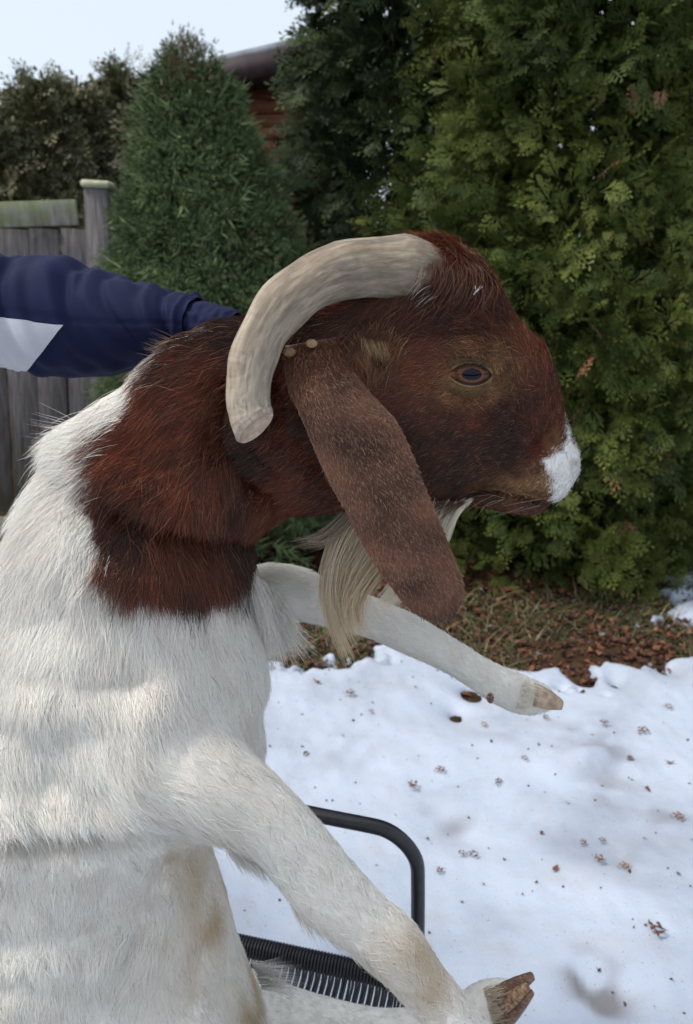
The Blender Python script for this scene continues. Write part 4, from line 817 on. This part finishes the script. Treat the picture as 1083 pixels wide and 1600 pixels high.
for px, py, r in ((453, 551, .0058), (487, 537, .0052)):
    c = P(px, py, .812 if px < 470 else .806); th = np.linspace(0, 2 * np.pi, 14, endpoint=False); V_ = [c + np.array([0, -.0016, 0])]
    for rr, yy in ((.5, -.0015), (.85, -.0008), (1, .002)): V_ += [c + np.array([r * rr * math.cos(a) * 1.15, yy, r * rr * math.sin(a) * .85]) for a in th]
    F_ = [[0, 0, 1 + i, 1 + (i + 1) % 14] for i in range(14)] + [[1 + k * 14 + i, 15 + k * 14 + i, 15 + k * 14 + (i + 1) % 14, 1 + k * 14 + (i + 1) % 14] for k in (0, 1) for i in range(14)]
    child('ear_callus', quads_to_mesh('ear_callus', np.array(V_), F_), M['spot'], ear_near)

# ------------------------------------------------------------------ eyes
def surf_y(px, py):
    hv = V_body[lab == 1]; x, y = to_px(hv); d = np.hypot(x - px, y - py) + 1e3 * (hv[:, 1] > YG); return hv[np.argsort(d)[:6], 1].mean()
V_body = V
RE = .0242
def eye(sidesign):
    ysf = surf_y(*EYE_PX); c = P(EYE_PX[0], EYE_PX[1], ysf); c = c + np.array([0, RE * .52, 0])
    if sidesign < 0: c[1] = 2 * YG - c[1]
    nu, nv = 72, 72; la = np.linspace(0, np.pi, nv); lo = np.linspace(0, 2 * np.pi, nu, endpoint=False); Vv, tone = [], []
    for a in la:
        for b_ in lo:
            d = np.array([math.sin(a) * math.cos(b_), -sidesign * math.cos(a), math.sin(a) * math.sin(b_)]); bulge = 1 + .06 * math.exp(-(a / .5) ** 2); Vv.append(c + d * RE * bulge)
            hx_, hz_ = math.sin(a) * math.cos(b_), math.sin(a) * math.sin(b_); r = math.hypot(hx_, hz_)
            pup = math.hypot(hx_ / .42, (hz_ - .03) / .24) if True else 0; iris = np.array([.17, .066, .036]) * (.6 + .5 * abs(math.sin(b_ * 13)) * .6)
            col = np.array([.003, .003, .005]) if pup < 1 else (iris if r < .82 else np.array([.02, .012, .01]))
            tone.append(col)
    F_ = [[i * nu + j, i * nu + (j + 1) % nu, (i + 1) * nu + (j + 1) % nu, (i + 1) * nu + j] for i in range(nv - 1) for j in range(nu)]
    if sidesign > 0: F_ = [f[::-1] for f in F_]
    me = new_mesh('eye', Vv, F_); attr_c(me, 'tone', np.array(tone)); e = child('eye', me, M['eye'], goat)
    # lids: two curved shells that leave an almond opening, each with a thick rim
    n, k = 26, 9
    for up_ in (1, -1):
        Vl = []
        for i in range(n):
            hxn = -1 + 2 * i / (n - 1); hx_ = hxn * .86 - .02
            op = (.43 if up_ > 0 else .39) * max(0, 1 - abs(hxn) ** 2.2) ** .8 - .03 * hxn * up_
            for j in range(k):
                tt = j / (k - 1); hz_ = up_ * (op - .02) + up_ * tt * (.62 - op * .2)
                rr = 1.05 + (.025 if j in (1, 2) else 0) + .01 * math.sin(tt * 3.14)
                hh = hx_ ** 2 + hz_ ** 2; dep = math.sqrt(max(.02, 1.1 - hh * .8)) - .34 * max(0, tt - .35)
                Vl.append(c + RE * np.array([hx_ * rr, -sidesign * dep * rr * (.93 if j == 0 else 1), hz_ * rr]))
        Fl = [[i * k + j, i * k + j + 1, (i + 1) * k + j + 1, (i + 1) * k + j] for i in range(n - 1) for j in range(k - 1)]
        if up_ * sidesign < 0: Fl = [f[::-1] for f in Fl]
        ml = new_mesh('eyelid', Vl, Fl); child('eyelid', ml, M['lid'], e)
        rv, rf_ = tube_mesh(np.array([Vl[i * k] + (Vl[i * k] - c) * .03 for i in range(n)]), .0011 * np.sin(np.linspace(.25, np.pi - .25, n)) ** .5, 8, True, up=(0, 1, 0)); child('lid_margin', quads_to_mesh('lid_margin', rv, rf_), M['lid_dark'], e)
        if sidesign > 0:
            g = np.random.default_rng(404 + up_); Vl = np.array(Vl); pts, cl = [], []
            for _ in range(4200):                                    # short lid hair
                i = g.uniform(1, n - 2); j = g.uniform(2.2, k - 1); a = Vl[int(i) * k + int(j)]; b_ = Vl[(int(i) + 1) * k + min(int(j) + 1, k - 1)]; r0 = a + (b_ - a) * g.uniform(); nd = (r0 - c) / np.linalg.norm(r0 - c)
                dd = np.array([-1, -.25, .25 * up_]) + g.normal(size=3) * .25; pts.append([r0, r0 + dd * .0028 + nd * .0022, r0 + dd * .0055 + nd * .0024]); cl.append(np.array([.21, .13, .06]) * g.uniform(.5, 1.3) * (.75 + .35 * (j / k)))
            for _ in range(45 if up_ > 0 else 0):                   # lashes
                i = g.uniform(4, n - 5); r0 = Vl[int(i) * k + 1]; nd = np.array([g.normal() * .3, -1, -.1]); pts.append([r0, r0 + nd * .004, r0 + nd * .007 + np.array([0, 0, -.0012])]); cl.append(np.array([.03, .02, .015]))
            hair_object('lid_hair', np.array(pts), .0002, np.array(cl), e)
    return e
eye(1); eye(-1)

# ------------------------------------------------------------------ hooves
def claw(name, base, tip, upv, wid, hgt, mat_, n=14, m_=9):
    """one toe of a cloven hoof: a tapering wedge, flat below"""
    base, tip = np.array(base), np.array(tip); T = tip - base; L = np.linalg.norm(T); T /= L; U = np.array(upv, float); U -= T * (U @ T); U /= np.linalg.norm(U); S = np.cross(T, U); Vv = []
    for i in range(m_):
        s = i / (m_ - 1); h = hgt * (1 - .55 * s ** 1.8); w = wid * (1 - .55 * s ** 2.2) * (1 + .03 * math.sin(s * 22)); 
        for j in range(n):
            a = 2 * math.pi * j / n; ca, sa = math.cos(a), math.sin(a); ca_, sa_ = np.sign(ca) * abs(ca) ** .75, np.sign(sa) * abs(sa) ** .7
            Vv.append(base + T * L * s + S * w * ca_ + U * (h * (sa_ if sa > 0 else sa_ * .45) - hgt * .25 * s))
    Vv.append(base); Vv.append(tip - U * hgt * .22 + T * .002); c0, c1 = m_ * n, m_ * n + 1
    F_ = [[i * n + j, i * n + (j + 1) % n, (i + 1) * n + (j + 1) % n, (i + 1) * n + j] for i in range(m_ - 1) for j in range(n)] + [[c0, (j + 1) % n, j, j] for j in range(n)] + [[c1, (m_ - 1) * n + j, (m_ - 1) * n + (j + 1) % n, (m_ - 1) * n + (j + 1) % n] for j in range(n)]
    return child(name, quads_to_mesh(name, np.array(Vv), F_), mat_, goat)
# raised far foreleg: two toes side by side, toes forward and slightly down
for dy in (-.016, .016): claw('hoof', P(832, 1090, 1.035 + dy), P(878, 1098, 1.035 + dy * .8), (.35, 0, 1), .0165, .021, M['hoof_pale'])
claw('dewclaw', P(768, 1080, 1.02), P(764, 1097, 1.015), (-.5, 0, .4), .009, .009, M['hoof_brown'])
# hind foot turned up: two brown toes seen towards the sole, pale sole pads between
h1 = claw('hoof', P(776, 1560, .95), P(830, 1524, .94), (-.55, -.25, .8), .0135, .016, M['hoof_brown'])
h2 = claw('hoof', P(782, 1598, .935), P(831, 1554, .915), (.3, -.5, -.8), .015, .015, M['hoof_brown'])
sole_a = claw('sole_pad', P(786, 1572, .925), P(824, 1541, .915), (-.5, -.8, .4), .011, .009, M['hoof_sole'])
claw('dewclaw', P(748, 1590, .935), P(756, 1600, .93), (0, -1, 0), .009, .008, M['hoof_brown'])
# near forefoot, below the picture
for dx in (-.014, .014): claw('hoof', P(812, 1735, .757) + np.array([0, dx, .01]), P(880, 1775, .757) + np.array([0, dx, 0]), (.5, 0, .8), .016, .024, M['hoof_pale'])
for dx in (-.014, .014): claw('hoof', P(735, 1768, .75) + np.array([0, dx, 0]), P(800, 1755, .75) + np.array([0, dx, 0]), (-.3, 0, .9), .016, .022, M['hoof_pale'])

# ------------------------------------------------------------------ beard, chest tuft and stray hairs
g = np.random.default_rng(505); pts, rad, cl = [], [], []
def strands(roots, ctrl, count, jit, col0, col1, r=.00022, m_=9, yj=.012, L=(.75, 1.05)):
    """strands from a root line down a bundle of control curves (pixels and depth)"""
    for _ in range(count):
        u = g.uniform(); root = np.array(roots[0]) * (1 - u) + np.array(roots[1]) * u; cs_ = [root] + [np.array(a) * (1 - u) + np.array(b_) * u for a, b_ in ctrl]
        off = g.normal(size=2) * jit; yo = g.normal() * yj; q = []
        for i, c in enumerate(cs_): k = (i / (len(cs_) - 1)); q.append([c[0] + off[0] * (.25 + k), c[1] + off[1] * (.25 + k), c[2] + yo * (.4 + .6 * k)])
        q = catmull(q, 24); e = max(5, int(24 * min(1, g.uniform(*L)))); q = q[:e]; q = q[np.linspace(0, e - 1, m_).astype(int)]; w = g.normal(size=2) * 3 * np.linspace(0, 1, m_)[:, None] ** 2
        pts.append([P(a + w_[0], b_ + w_[1], c) for (a, b_, c), w_ in zip(q, w)]); rad.append(r * g.uniform(.7, 1.3)); k = g.uniform(); cl.append((np.array(col0) * (1 - k) + np.array(col1) * k) * g.uniform(.75, 1.1))
cream, tanc, brn = (.74, .64, .46), (.5, .35, .2), (.14, .07, .04)
strands([(560, 788, .90), (690, 785, .90)], [((530, 830, .895), (640, 845, .885)), ((512, 890, .89), (585, 905, .88)), ((512, 950, .888), (560, 950, .88)), ((528, 1000, .886), (575, 985, .88))], 2200, 7, cream, tanc, r=.00024)
strands([(540, 792, .905), (610, 790, .905)], [((518, 838, .9), (565, 845, .895)), ((505, 905, .895), (530, 910, .89)), ((518, 975, .89), (530, 975, .888)), ((546, 1036, .888), (548, 1030, .886))], 480, 5, tanc, cream)
strands([(655, 768, .89), (745, 778, .89)], [((655, 812, .868), (718, 800, .872)), ((640, 860, .862), (694, 848, .864)), ((620, 905, .862), (650, 905, .862)), ((590, 945, .87), (610, 950, .87))], 1700, 4, (.7, .65, .55), cream)
strands([(545, 785, .89), (590, 790, .89)], [((520, 815, .885), (545, 830, .885)), ((490, 838, .88), (510, 850, .88)), ((455, 850, .88), (470, 852, .88))], 230, 4, brn, (.5, .42, .32), L=(.5, 1.05))
strands([(610, 790, .87), (730, 784, .87)], [((600, 800, .87), (715, 795, .865)), ((585, 815, .87), (690, 812, .865))], 400, 5, (.05, .025, .016), brn)
# long white hair in the far armpit
strands([(388, 895, .96), (440, 935, 1.0)], [((402, 935, .955), (448, 965, .99)), ((415, 985, .955), (458, 992, .99)), ((425, 1038, .955), (478, 1010, .99))], 1900, 10, (.86, .83, .77), (.66, .62, .55), r=.00026, L=(.4, 1.1))
strands([(380, 880, .90), (398, 960, .92)], [((398, 915, .9), (408, 985, .92)), ((410, 960, .9), (420, 1020, .92)), ((412, 1000, .9), (418, 1050, .92))], 900, 8, (.86, .83, .77), (.7, .66, .6), r=.00024)
# tufts on the near leg and behind the elbow
strands([(352, 1318, .745), (400, 1352, .745)], [((362, 1338, .745), (412, 1362, .745)), ((378, 1358, .747), (425, 1380, .747))], 380, 5, (.74, .72, .68), (.45, .42, .38))
strands([(448, 1398, .75), (505, 1440, .75)], [((462, 1425, .75), (515, 1450, .75)), ((482, 1460, .752), (530, 1470, .752))], 420, 5, (.74, .71, .64), (.5, .44, .34))
strands([(392, 1500, .97), (410, 1545, .97)], [((415, 1505, .965), (440, 1545, .965)), ((450, 1500, .965), (480, 1560, .965))], 260, 6, (.74, .72, .68), (.5, .48, .45))
# wind-blown hair on the crest of the neck
strands([(130, 665, .9), (95, 720, .9)], [((105, 662, .9), (75, 722, .9)), ((70, 660, .9), (50, 730, .9))], 160, 7, (.8, .79, .76), (.75, .73, .7), r=.00017, L=(.3, 1.05))
strands([(128, 655, .9), (105, 700, .9)], [((90, 645, .9), (70, 698, .9)), ((40, 630, .9), (26, 696, .9))], 14, 8, (.8, .79, .76), (.75, .73, .7), r=.00016)
strands([(290, 535, .885), (250, 560, .885)], [((268, 525, .885), (232, 556, .885)), ((248, 520, .885), (215, 556, .885))], 60, 6, (.3, .2, .14), (.06, .03, .02), r=.00018)
# forelock and crown
strands([(655, 395, .868), (735, 408, .885)], [((660, 420, .845), (752, 430, .872)), ((652, 445, .838), (748, 455, .862)), ((640, 468, .838), (735, 478, .858))], 900, 10, (.035, .014, .012), (.10, .034, .018), L=(.4, 1.0))
strands([(690, 420, .85), (770, 440, .88)], [((680, 440, .842), (770, 460, .86)), ((665, 462, .838), (760, 485, .852)), ((650, 480, .838), (740, 505, .846))], 700, 9, (.035, .014, .012), (.12, .042, .02), L=(.4, 1.0))
strands([(660, 430, .85), (690, 460, .85)], [((652, 440, .835), (672, 468, .835)), ((640, 458, .833), (655, 480, .833))], 40, 5, (.4, .36, .36), (.1, .05, .05), r=.0002)
strands([(739, 461, .845), (741, 459, .845)], [((746, 454, .843), (747, 453, .843)), ((753, 447, .842), (754, 446, .842))], 4, 1, (.8, .78, .72), (.8, .78, .72), r=.0006, yj=.001)
strands([(818, 1062, 1.015), (806, 1108, 1.015)], [((835, 1068, 1.005), (822, 1110, 1.005)), ((853, 1078, 1.003), (840, 1113, 1.003))], 170, 4, (.84, .79, .69), (.66, .58, .46), L=(.5, 1.1))
strands([(755, 1545, .93), (770, 1600, .925)], [((770, 1540, .925), (785, 1598, .915)), ((785, 1538, .925), (797, 1590, .915))], 260, 4, (.7, .62, .5), (.4, .3, .2), L=(.5, 1.1))
# golden hair in the ear opening
strands([(562, 522, .838), (602, 528, .838)], [((565, 535, .828), (605, 545, .83)), ((572, 555, .83), (612, 568, .834))], 260, 4, (.5, .36, .18), (.22, .12, .05), yj=.003)
# whiskers
for _ in range(7):
    a = g.uniform(755, 850); b_ = g.uniform(772, 795); strands([(a, b_, .866), (a, b_, .866)], [((a - 25, b_ + g.uniform(-5, 18), .85), (a - 25, b_ + 10, .85)), ((a - 70 * g.uniform(.5, 1.2), b_ + g.uniform(5, 40), .845), (a - 60, b_ + 25, .845))], 1, 2, (.4, .33, .24), (.55, .48, .38), r=.0001)
hair_object('beard', np.array(pts), np.array(rad), np.clip(np.array(cl), .003, .9), goat, .2)

# ------------------------------------------------------------------ chair
chair = empty('patio_chair', (-.2, .85, 0)); tag(chair, 'black metal patio chair with cord woven seat under the goat', 'chair')
fw = np.array([.968, -.25, 0]); sd = np.array([.25, .968, 0]); ZS = .455; up3 = np.array([0, 0, 1.])
OC = PG(560, 1519, ZS) - fw * .02                                  # a point of the far rim
xf = (PG(664, 1560, ZS) - OC) @ fw + .01; xb = xf - .68; wd = .52
def cpt(a, b_, z): return np.array([OC[0], OC[1], 0]) + fw * a - sd * b_ + up3 * z      # a forward, b towards the camera
def round_rect(x0, x1, y0, y1, r, n=7):
    o = []
    for cx_, cy_, a0 in ((x1 - r, y1 - r, 0), (x0 + r, y1 - r, 90), (x0 + r, y0 + r, 180), (x1 - r, y0 + r, 270)):
        for a in np.linspace(a0, a0 + 90, n): o.append((cx_ + r * math.cos(R(a)), cy_ + r * math.sin(R(a))))
    return o
rr_ = round_rect(xb, xf, 0, wd, .10); rr_.append(rr_[0]); rim = np.array([cpt(a, b_, ZS) for a, b_ in rr_])
v, f = tube_mesh(rim, .0150, 12, True); child('seat_rim', quads_to_mesh('seat_rim', v, f), M['tube'], chair)
# cords: each wrapped over the far rim, stretched across to the near rim and sagging under the load
Vs, Fs, off = [], [], 0; g = np.random.default_rng(601); pitch_ = .0058; nC = int((xf - xb - .03) / pitch_)
for i in range(nC):
    a = xb + .015 + i * pitch_; inset = 0.0
    for c_, r_ in ((xf - .10, 1), (xb + .10, -1)):
        d_ = (a - c_) * r_
        if d_ > 0: inset = .10 - math.sqrt(max(0, .10 ** 2 - min(d_, .0999) ** 2))
    y0, y1 = inset, wd - inset; sag = .030 * (1 - abs(2 * (a - xb) / (xf - xb) - 1) ** 3); path = []
    for th in np.linspace(-1.9, 1.2, 7): path.append(cpt(a + g.normal() * .0002, y0 + .0145 * math.sin(-th) * -1 * -1, ZS + .0180 * math.cos(th)) if False else cpt(a, y0 + .0180 * math.sin(th), ZS + .0180 * math.cos(th)))
    for q in np.linspace(.06, .94, 9): path.append(cpt(a + (.0034 if i % 2 else 0) * math.sin(math.pi * q) + g.normal() * .0003, y0 + (y1 - y0) * q, ZS + .002 - sag * math.sin(math.pi * q) - (.006 if i % 2 else 0) * math.sin(math.pi * q)))
    for th in np.linspace(-1.2, 1.9, 6): path.append(cpt(a, y1 + .0180 * math.sin(th), ZS + .0180 * math.cos(th)))
    v, f = tube_mesh(np.array(path), .0027, 5, False); Vs.append(v); Fs.append(f + off); off += len(v)
o = child('seat_cords', new_mesh('seat_cords', np.vstack(Vs), np.vstack(Fs)), M['cord'], chair); o['kind'] = 'stuff'
A0, A1 = PG(495, 1272, .68), PG(603, 1292, .68); fa = (A1 - A0) / np.linalg.norm(A1 - A0); L0 = P(653, 1400, 1.145)
off_b = -((A1 - OC) @ sd)                                          # how far outside the rim the arm runs
af = (np.array([L0[0], L0[1], 0]) - np.array([OC[0], OC[1], 0])) @ fw
for sgn, bb in ((1, off_b), (-1, wd - off_b)):
    pts_ = [cpt(xb - .05, bb, .70), cpt(xb + .2, bb, .69), cpt(af - .17, bb, .68), cpt(af - .10, bb, .678)]
    for a in np.linspace(15, 75, 4): pts_.append(cpt(af - .085 + .085 * math.sin(R(a)), bb, .593 + .085 * math.cos(R(a))))
    pts_ += [cpt(af, bb, .57), cpt(af + .003, bb, .45), cpt(af + .01, bb, .2), cpt(af + .02, bb, 0.03)]
    v, f = tube_mesh(catmull(pts_, 60), .0125, 14, True, flat=1.15); child('armrest', quads_to_mesh('armrest', v, f), M['tube'], chair)
    v, f = tube_mesh(np.array([cpt(af + .02, bb, .05), cpt(af + .02, bb, .02)]), .016, 12); child('foot_cap', quads_to_mesh('foot_cap', v, f), M['cord'], chair)
    v, f = tube_mesh(np.array([cpt(xb + .02, bb, .72), cpt(xb - .01, bb, .45), cpt(xb - .05, bb, .2), cpt(xb - .09, bb, .03)]), .0125, 12); child('leg', quads_to_mesh('leg', v, f), M['tube'], chair)
    v, f = tube_mesh(np.array([cpt(af + .005, bb, .44), cpt(af - .02, bb * .5 if sgn > 0 else wd - (wd - bb) * .5, .448), cpt(xf - .08, .012 if sgn > 0 else wd - .012, ZS - .004)]), .009, 10); child('bracket', quads_to_mesh('bracket', v, f), M['tube'], chair)
bk = [cpt(xb + .03, .02, ZS), cpt(xb - .05, .02, .65), cpt(xb - .11, .03, .84), cpt(xb - .13, .10, .90), cpt(xb - .13, wd - .10, .90), cpt(xb - .11, wd - .03, .84), cpt(xb - .05, wd - .02, .65), cpt(xb + .03, wd - .02, ZS)]
v, f = tube_mesh(catmull(bk, 50), .0125, 12); child('back_frame', quads_to_mesh('back_frame', v, f), M['tube'], chair)
Vs, Fs, off = [], [], 0
for i in range(46):
    z = .5 + i * .0078; k = (z - ZS) / (.9 - ZS); x0 = xb + .03 - .16 * k; v, f = tube_mesh(np.array([cpt(x0, .02, z), cpt(x0 - .03, wd * .5, z), cpt(x0, wd - .02, z)]), .0024, 5, False); Vs.append(v); Fs.append(f + off); off += len(v)
o = child('back_cords', new_mesh('back_cords', np.vstack(Vs), np.vstack(Fs)), M['cord'], chair); o['kind'] = 'stuff'

# ------------------------------------------------------------------ the person holding the goat: one body, clothes over it
def blob_mesh(chains, vox, pad=.05, k=.05):
    """smooth union of tapered capsules; chains of rows x, y, z, r"""
    allp = np.vstack(chains); lo = allp[:, :3].min(0) - allp[:, 3].max() - pad; hi = allp[:, :3].max(0) + allp[:, 3].max() + pad
    gx_, gy_, gz_ = (np.arange(l, h, vox) for l, h in zip(lo, hi)); X, Y, Z = np.meshgrid(gx_, gy_, gz_, indexing='ij', sparse=True); D = None
    for ch in chains:
        ch = np.asarray(ch, float)
        for a, b_ in zip(ch[:-1], ch[1:]):
            e = b_[:3] - a[:3]; t_ = np.clip(((X - a[0]) * e[0] + (Y - a[1]) * e[1] + (Z - a[2]) * e[2]) / (e @ e + 1e-12), 0, 1)
            d = np.sqrt((X - a[0] - t_ * e[0]) ** 2 + (Y - a[1] - t_ * e[1]) ** 2 + (Z - a[2] - t_ * e[2]) ** 2) - (a[3] + t_ * (b_[3] - a[3])); D = d if D is None else smin(D, d, k)
    v, f = surface_nets(D, gx_, gy_, gz_); v = relax(v, f, 2)
    fc = np.cross(v[f[:, 1]] - v[f[:, 0]], v[f[:, 2]] - v[f[:, 0]])
    if np.einsum('ij,ij->i', fc, v[f[:, 0]] - v.mean(0)).sum() < 0: f = f[:, ::-1]
    return v, f
PX, PY = -1.22, 1.42
sh = np.array([PX + .19, PY - .04, 1.50]); arm_px = [(-120, 466, 1.16, 84), (-40, 478, 1.14, 84), (0, 487, 1.13, 85), (50, 492, 1.12, 88), (100, 498, 1.11, 90), (150, 506, 1.10, 82), (200, 509, 1.085, 70), (245, 509, 1.075, 58), (285, 508, 1.065, 49), (310, 510, 1.055, 42)]
q = np.array([[*P(a, b_, c), r * mpp(b_, c)] for a, b_, c, r in arm_px])
wr = P(330, 512, 1.05); hd = P(378, 545, 1.03)
far_sh = sh + np.array([-.38, .02, 0]); el2 = far_sh + np.array([-.06, .02, -.30]); wr2 = el2 + np.array([.04, -.08, -.26])
def hand(w, d, up_, flip=1):
    d = d / np.linalg.norm(d); s = np.cross(d, up_); s /= np.linalg.norm(s); n_ = np.cross(s, d); out = [np.array([[*w, .026], [*(w + d * .05), .03]])]
    for k in (-1, 1): out.append(np.array([[*(w + d * .02), .024], [*(w + d * .085 + s * .022 * k), .018]]))
    for i, (o_, L) in enumerate(((-.034, .062), (-.012, .075), (.011, .07), (.032, .055))):
        b0 = w + d * .085 + s * o_; b1 = b0 + d * L * .5 - n_ * .012; b2 = b1 + d * L * .38 - n_ * .028; out.append(np.array([[*b0, .0098], [*b1, .009], [*b2, .0075]]))
    t0 = w + d * .03 + s * .03 * flip; out.append(np.array([[*t0, .013], [*(t0 + d * .035 + s * .026 * flip - n_ * .012), .0105], [*(t0 + d * .062 + s * .03 * flip - n_ * .03), .009]])); return out
hc = np.array([PX, PY - .02, 1.665])
body_ch = [np.array([[PX, PY, 1.0, .12], [PX, PY, 1.25, .13], [PX, PY, 1.45, .12], [PX, PY, 1.52, .06], [PX, PY - .01, 1.60, .055]]), np.array([[*sh, .055], [*q[0, :3], .045], [*q[5, :3], .04], [*wr, .03]]), np.array([[*far_sh, .055], [*el2, .045], [*wr2, .03]]),
           np.array([[*hc, .082], [*(hc + [0, .01, .07]), .085]]), np.array([[*(hc + [.0, -.03, -.06]), .058], [*(hc + [0, -.02, 0]), .07]]), np.array([[*(hc + [.02, -.085, .02]), .012], [*(hc + [.02, -.1, -.012]), .013]]),
           np.array([[*sh, .06], [PX, PY, 1.5, .07], [*far_sh, .06]])]
for s_ in (-1, 1): body_ch += [np.array([[PX + .09 * s_, PY, .98, .09], [PX + .1 * s_, PY - .02, .5, .055], [PX + .1 * s_, PY + .01, .1, .045]]), np.array([[*(hc + [.085 * s_, .01, -.005]), .014], [*(hc + [.088 * s_, .015, .03]), .016]])]
v, f = blob_mesh(body_ch + [], .013, k=.02)
per_ = child('body', new_mesh('body', v, f), M['pskin'], (person := empty('person', (PX, PY, 0)))); tag(person, 'person in a navy jacket holding the goat by its neck', 'person')
hv, hf = [], []
hands = blob_mesh(hand(wr, hd - wr, np.array([0, -.6, .8])), .004, .02, .012); child('hand', new_mesh('hand', *hands), M['pskin'], person)
hands = blob_mesh(hand(wr2, np.array([.1, -.2, -1.]), np.array([-1., 0, 0]), -1), .005, .02, .012); child('hand', new_mesh('hand', *hands), M['pskin'], person)
v, f = blob_mesh([np.array([[*(hc + [0, .02, .085]), .083], [*(hc + [0, .05, .03]), .075]])], .012); child('hair', new_mesh('hair', v, f), M['phair'], person)
for s_ in (-1, 1):
    for nm, dz_, r_ in (('eye', .012, .011),): 
        v, f = blob_mesh([np.array([[*(hc + [.032 * s_ + .012, -.078, dz_]), r_], [*(hc + [.032 * s_ + .013, -.078, dz_]), r_]])], .004, .01); child(nm, new_mesh(nm, v, f), M['phair'], person)
v, f = blob_mesh([np.array([[PX, PY, .93, .165], [PX, PY, 1.2, .165], [PX, PY, 1.4, .15], [PX, PY, 1.5, .08]]), np.array([[*sh, .085], [PX, PY, 1.47, .11], [*far_sh, .085]]), np.array([[*far_sh, .085], [*el2, .065], [*(wr2 + [0, 0, .02]), .045]]), np.array([[*sh, .09], [*(sh * .5 + q[0, :3] * .5), .083], [*q[0, :3], .078]])], .014)
v = v + vnormals(v, f) * (.004 * Wob(611, 5, 10)(v))[:, None]
child('jacket', new_mesh('jacket', v, f), M['navy'], person)
v, f = blob_mesh([np.array([[PX, PY, .92, .14], [PX, PY, .85, .14]])] + [np.array([[PX + .09 * s_, PY, .9, .105], [PX + .1 * s_, PY - .02, .5, .085], [PX + .1 * s_, PY + .01, .12, .075]]) for s_ in (-1, 1)], .015)
child('trousers', new_mesh('trousers', v, f), M['trouser'], person)
for s_ in (-1, 1):
    v, f = blob_mesh([np.array([[PX + .1 * s_, PY + .04, .05, .046], [PX + .105 * s_, PY - .08, .045, .045], [PX + .11 * s_, PY - .19, .035, .036]])], .01); v[:, 2] = np.maximum(v[:, 2], .0); child('shoe', new_mesh('shoe', v, f), M['shoe'], person)
# the sleeve that shows: gathered cloth with creases that cross it, a seam and a white panel
m_, n = 150, 96; qq = catmull(q, m_); w1 = Wob(621, 1.0, 10, 2); w2 = Wob(622, 2.4, 12, 2)
def sdisp(s, th):
    s, th = np.broadcast_arrays(s, th); e = np.clip(1 - s, .25, 1); d = .0010 * w1(np.stack([s * 5, np.cos(th) * .4], -1)) + .0014 * w2(np.stack([s * 4 + .3 * np.cos(th), np.sin(th) * .6], -1))
    for s0, sl, am, wd_, c_, cw_ in ((.33, .05, .009, .016, .3, 1.1), (.37, .06, -.010, .018, .3, 1.2), (.46, .07, -.004, .02, .4, .9), (.56, .11, .006, .022, .2, 1.2), (.61, .11, -.007, .018, .2, 1.3), (.70, .12, .005, .018, 0, 1.4), (.745, .12, -.006, .014, 0, 1.4), (.84, .06, .006, .022, 0, 2.0), (.89, .05, -.006, .016, 0, 2.0), (.965, .02, .006, .022, 0, 6)):
        x_ = s - s0 - sl * np.cos(th - .2) * -1; d = d + (.55 + .5 * s) * am * np.exp(-(x_ / wd_) ** 2) * np.exp(-((np.angle(np.exp(1j * (th - .9 - c_)))) / cw_) ** 2)
    seam = np.exp(-(np.angle(np.exp(1j * (th - SEAM))) / .02) ** 2) * (s > .3); return d - .0016 * seam
SEAM = 1.45
v, f = tube_mesh(qq[:, :3], qq[:, 3], n, True, up=(0, 0, 1), disp=sdisp); f = np.vstack([f[:(m_ - 1) * n]])
s_all = np.repeat(np.linspace(0, 1, m_), n); Vn = v[:m_ * n]
xa, ya = to_px(Vn); faces_front = True
me = quads_to_mesh('sleeve', Vn, f); slv = child('sleeve', me, M['navy'], person)
# white panel sewn on: its own cloth 1.5 mm proud of the sleeve
pan = [(-260, 480), (0, 496), (60, 504), (99, 508), (40, 584), (0, 576), (-260, 560)]
nrm_ = vnormals(Vn, f[:, [0, 1, 2, 3]]); nrm_ = nrm_ if nrm_[(xa > 0) & (ya > 480) & (Vn[:, 1] < 1.12), 1].mean() < 0 else -nrm_
# cut the panel out of a fine patch of the sleeve surface
gu, gv = 90, 46; pv = []
from mathutils.bvhtree import BVHTree
bv = BVHTree.FromPolygons(Vn.tolist(), f.tolist())
top_l = np.array([(-250, 480), (0, 496), (60, 504), (99, 508)], float); bot_l = np.array([(-250, 552), (0, 574), (24, 578), (41, 581)], float)
tl, bl_ = catmull(top_l, gu), catmull(bot_l, gu)
for i in range(gu):
    for j in range(gv):
        p2 = tl[i] + (bl_[i] - tl[i]) * j / (gv - 1); w_ = P(p2[0], p2[1], 1.0); dirn = Vector(w_ - CAM).normalized(); loc, no, _, _ = bv.ray_cast(Vector(CAM), dirn)
        if loc is None: loc, no, _, _ = bv.find_nearest(Vector(P(p2[0], p2[1], 1.13)))
        loc = np.array(loc); no = np.array(no); no = no if no @ np.array(dirn) < 0 else -no; pv.append(loc + no * .0016)
i, j = np.meshgrid(np.arange(gu - 1), np.arange(gv - 1), indexing='ij'); pf = np.stack([i * gv + j, i * gv + j + 1, (i + 1) * gv + j + 1, (i + 1) * gv + j], -1).reshape(-1, 4)
pan_o = child('sleeve_panel', new_mesh('sleeve_panel', np.array(pv), pf), M['white_cloth'], slv); pan_o['label'] = 'white panel on the navy sleeve'
cq = np.array([[*P(a, b_, c), r * mpp(b_, c)] for a, b_, c, r in [(262, 512, 1.072, 41), (300, 510, 1.06, 40), (335, 512, 1.045, 36), (368, 520, 1.03, 33)]]); cq = catmull(cq, 40)
v, f = tube_mesh(cq[:, :3], cq[:, 3], 40, False, disp=lambda s, th: .0012 * w2(np.stack(np.broadcast_arrays(s * 3, np.cos(th)), -1))); child('inner_cuff', quads_to_mesh('inner_cuff', v, f), M['navy'], slv)
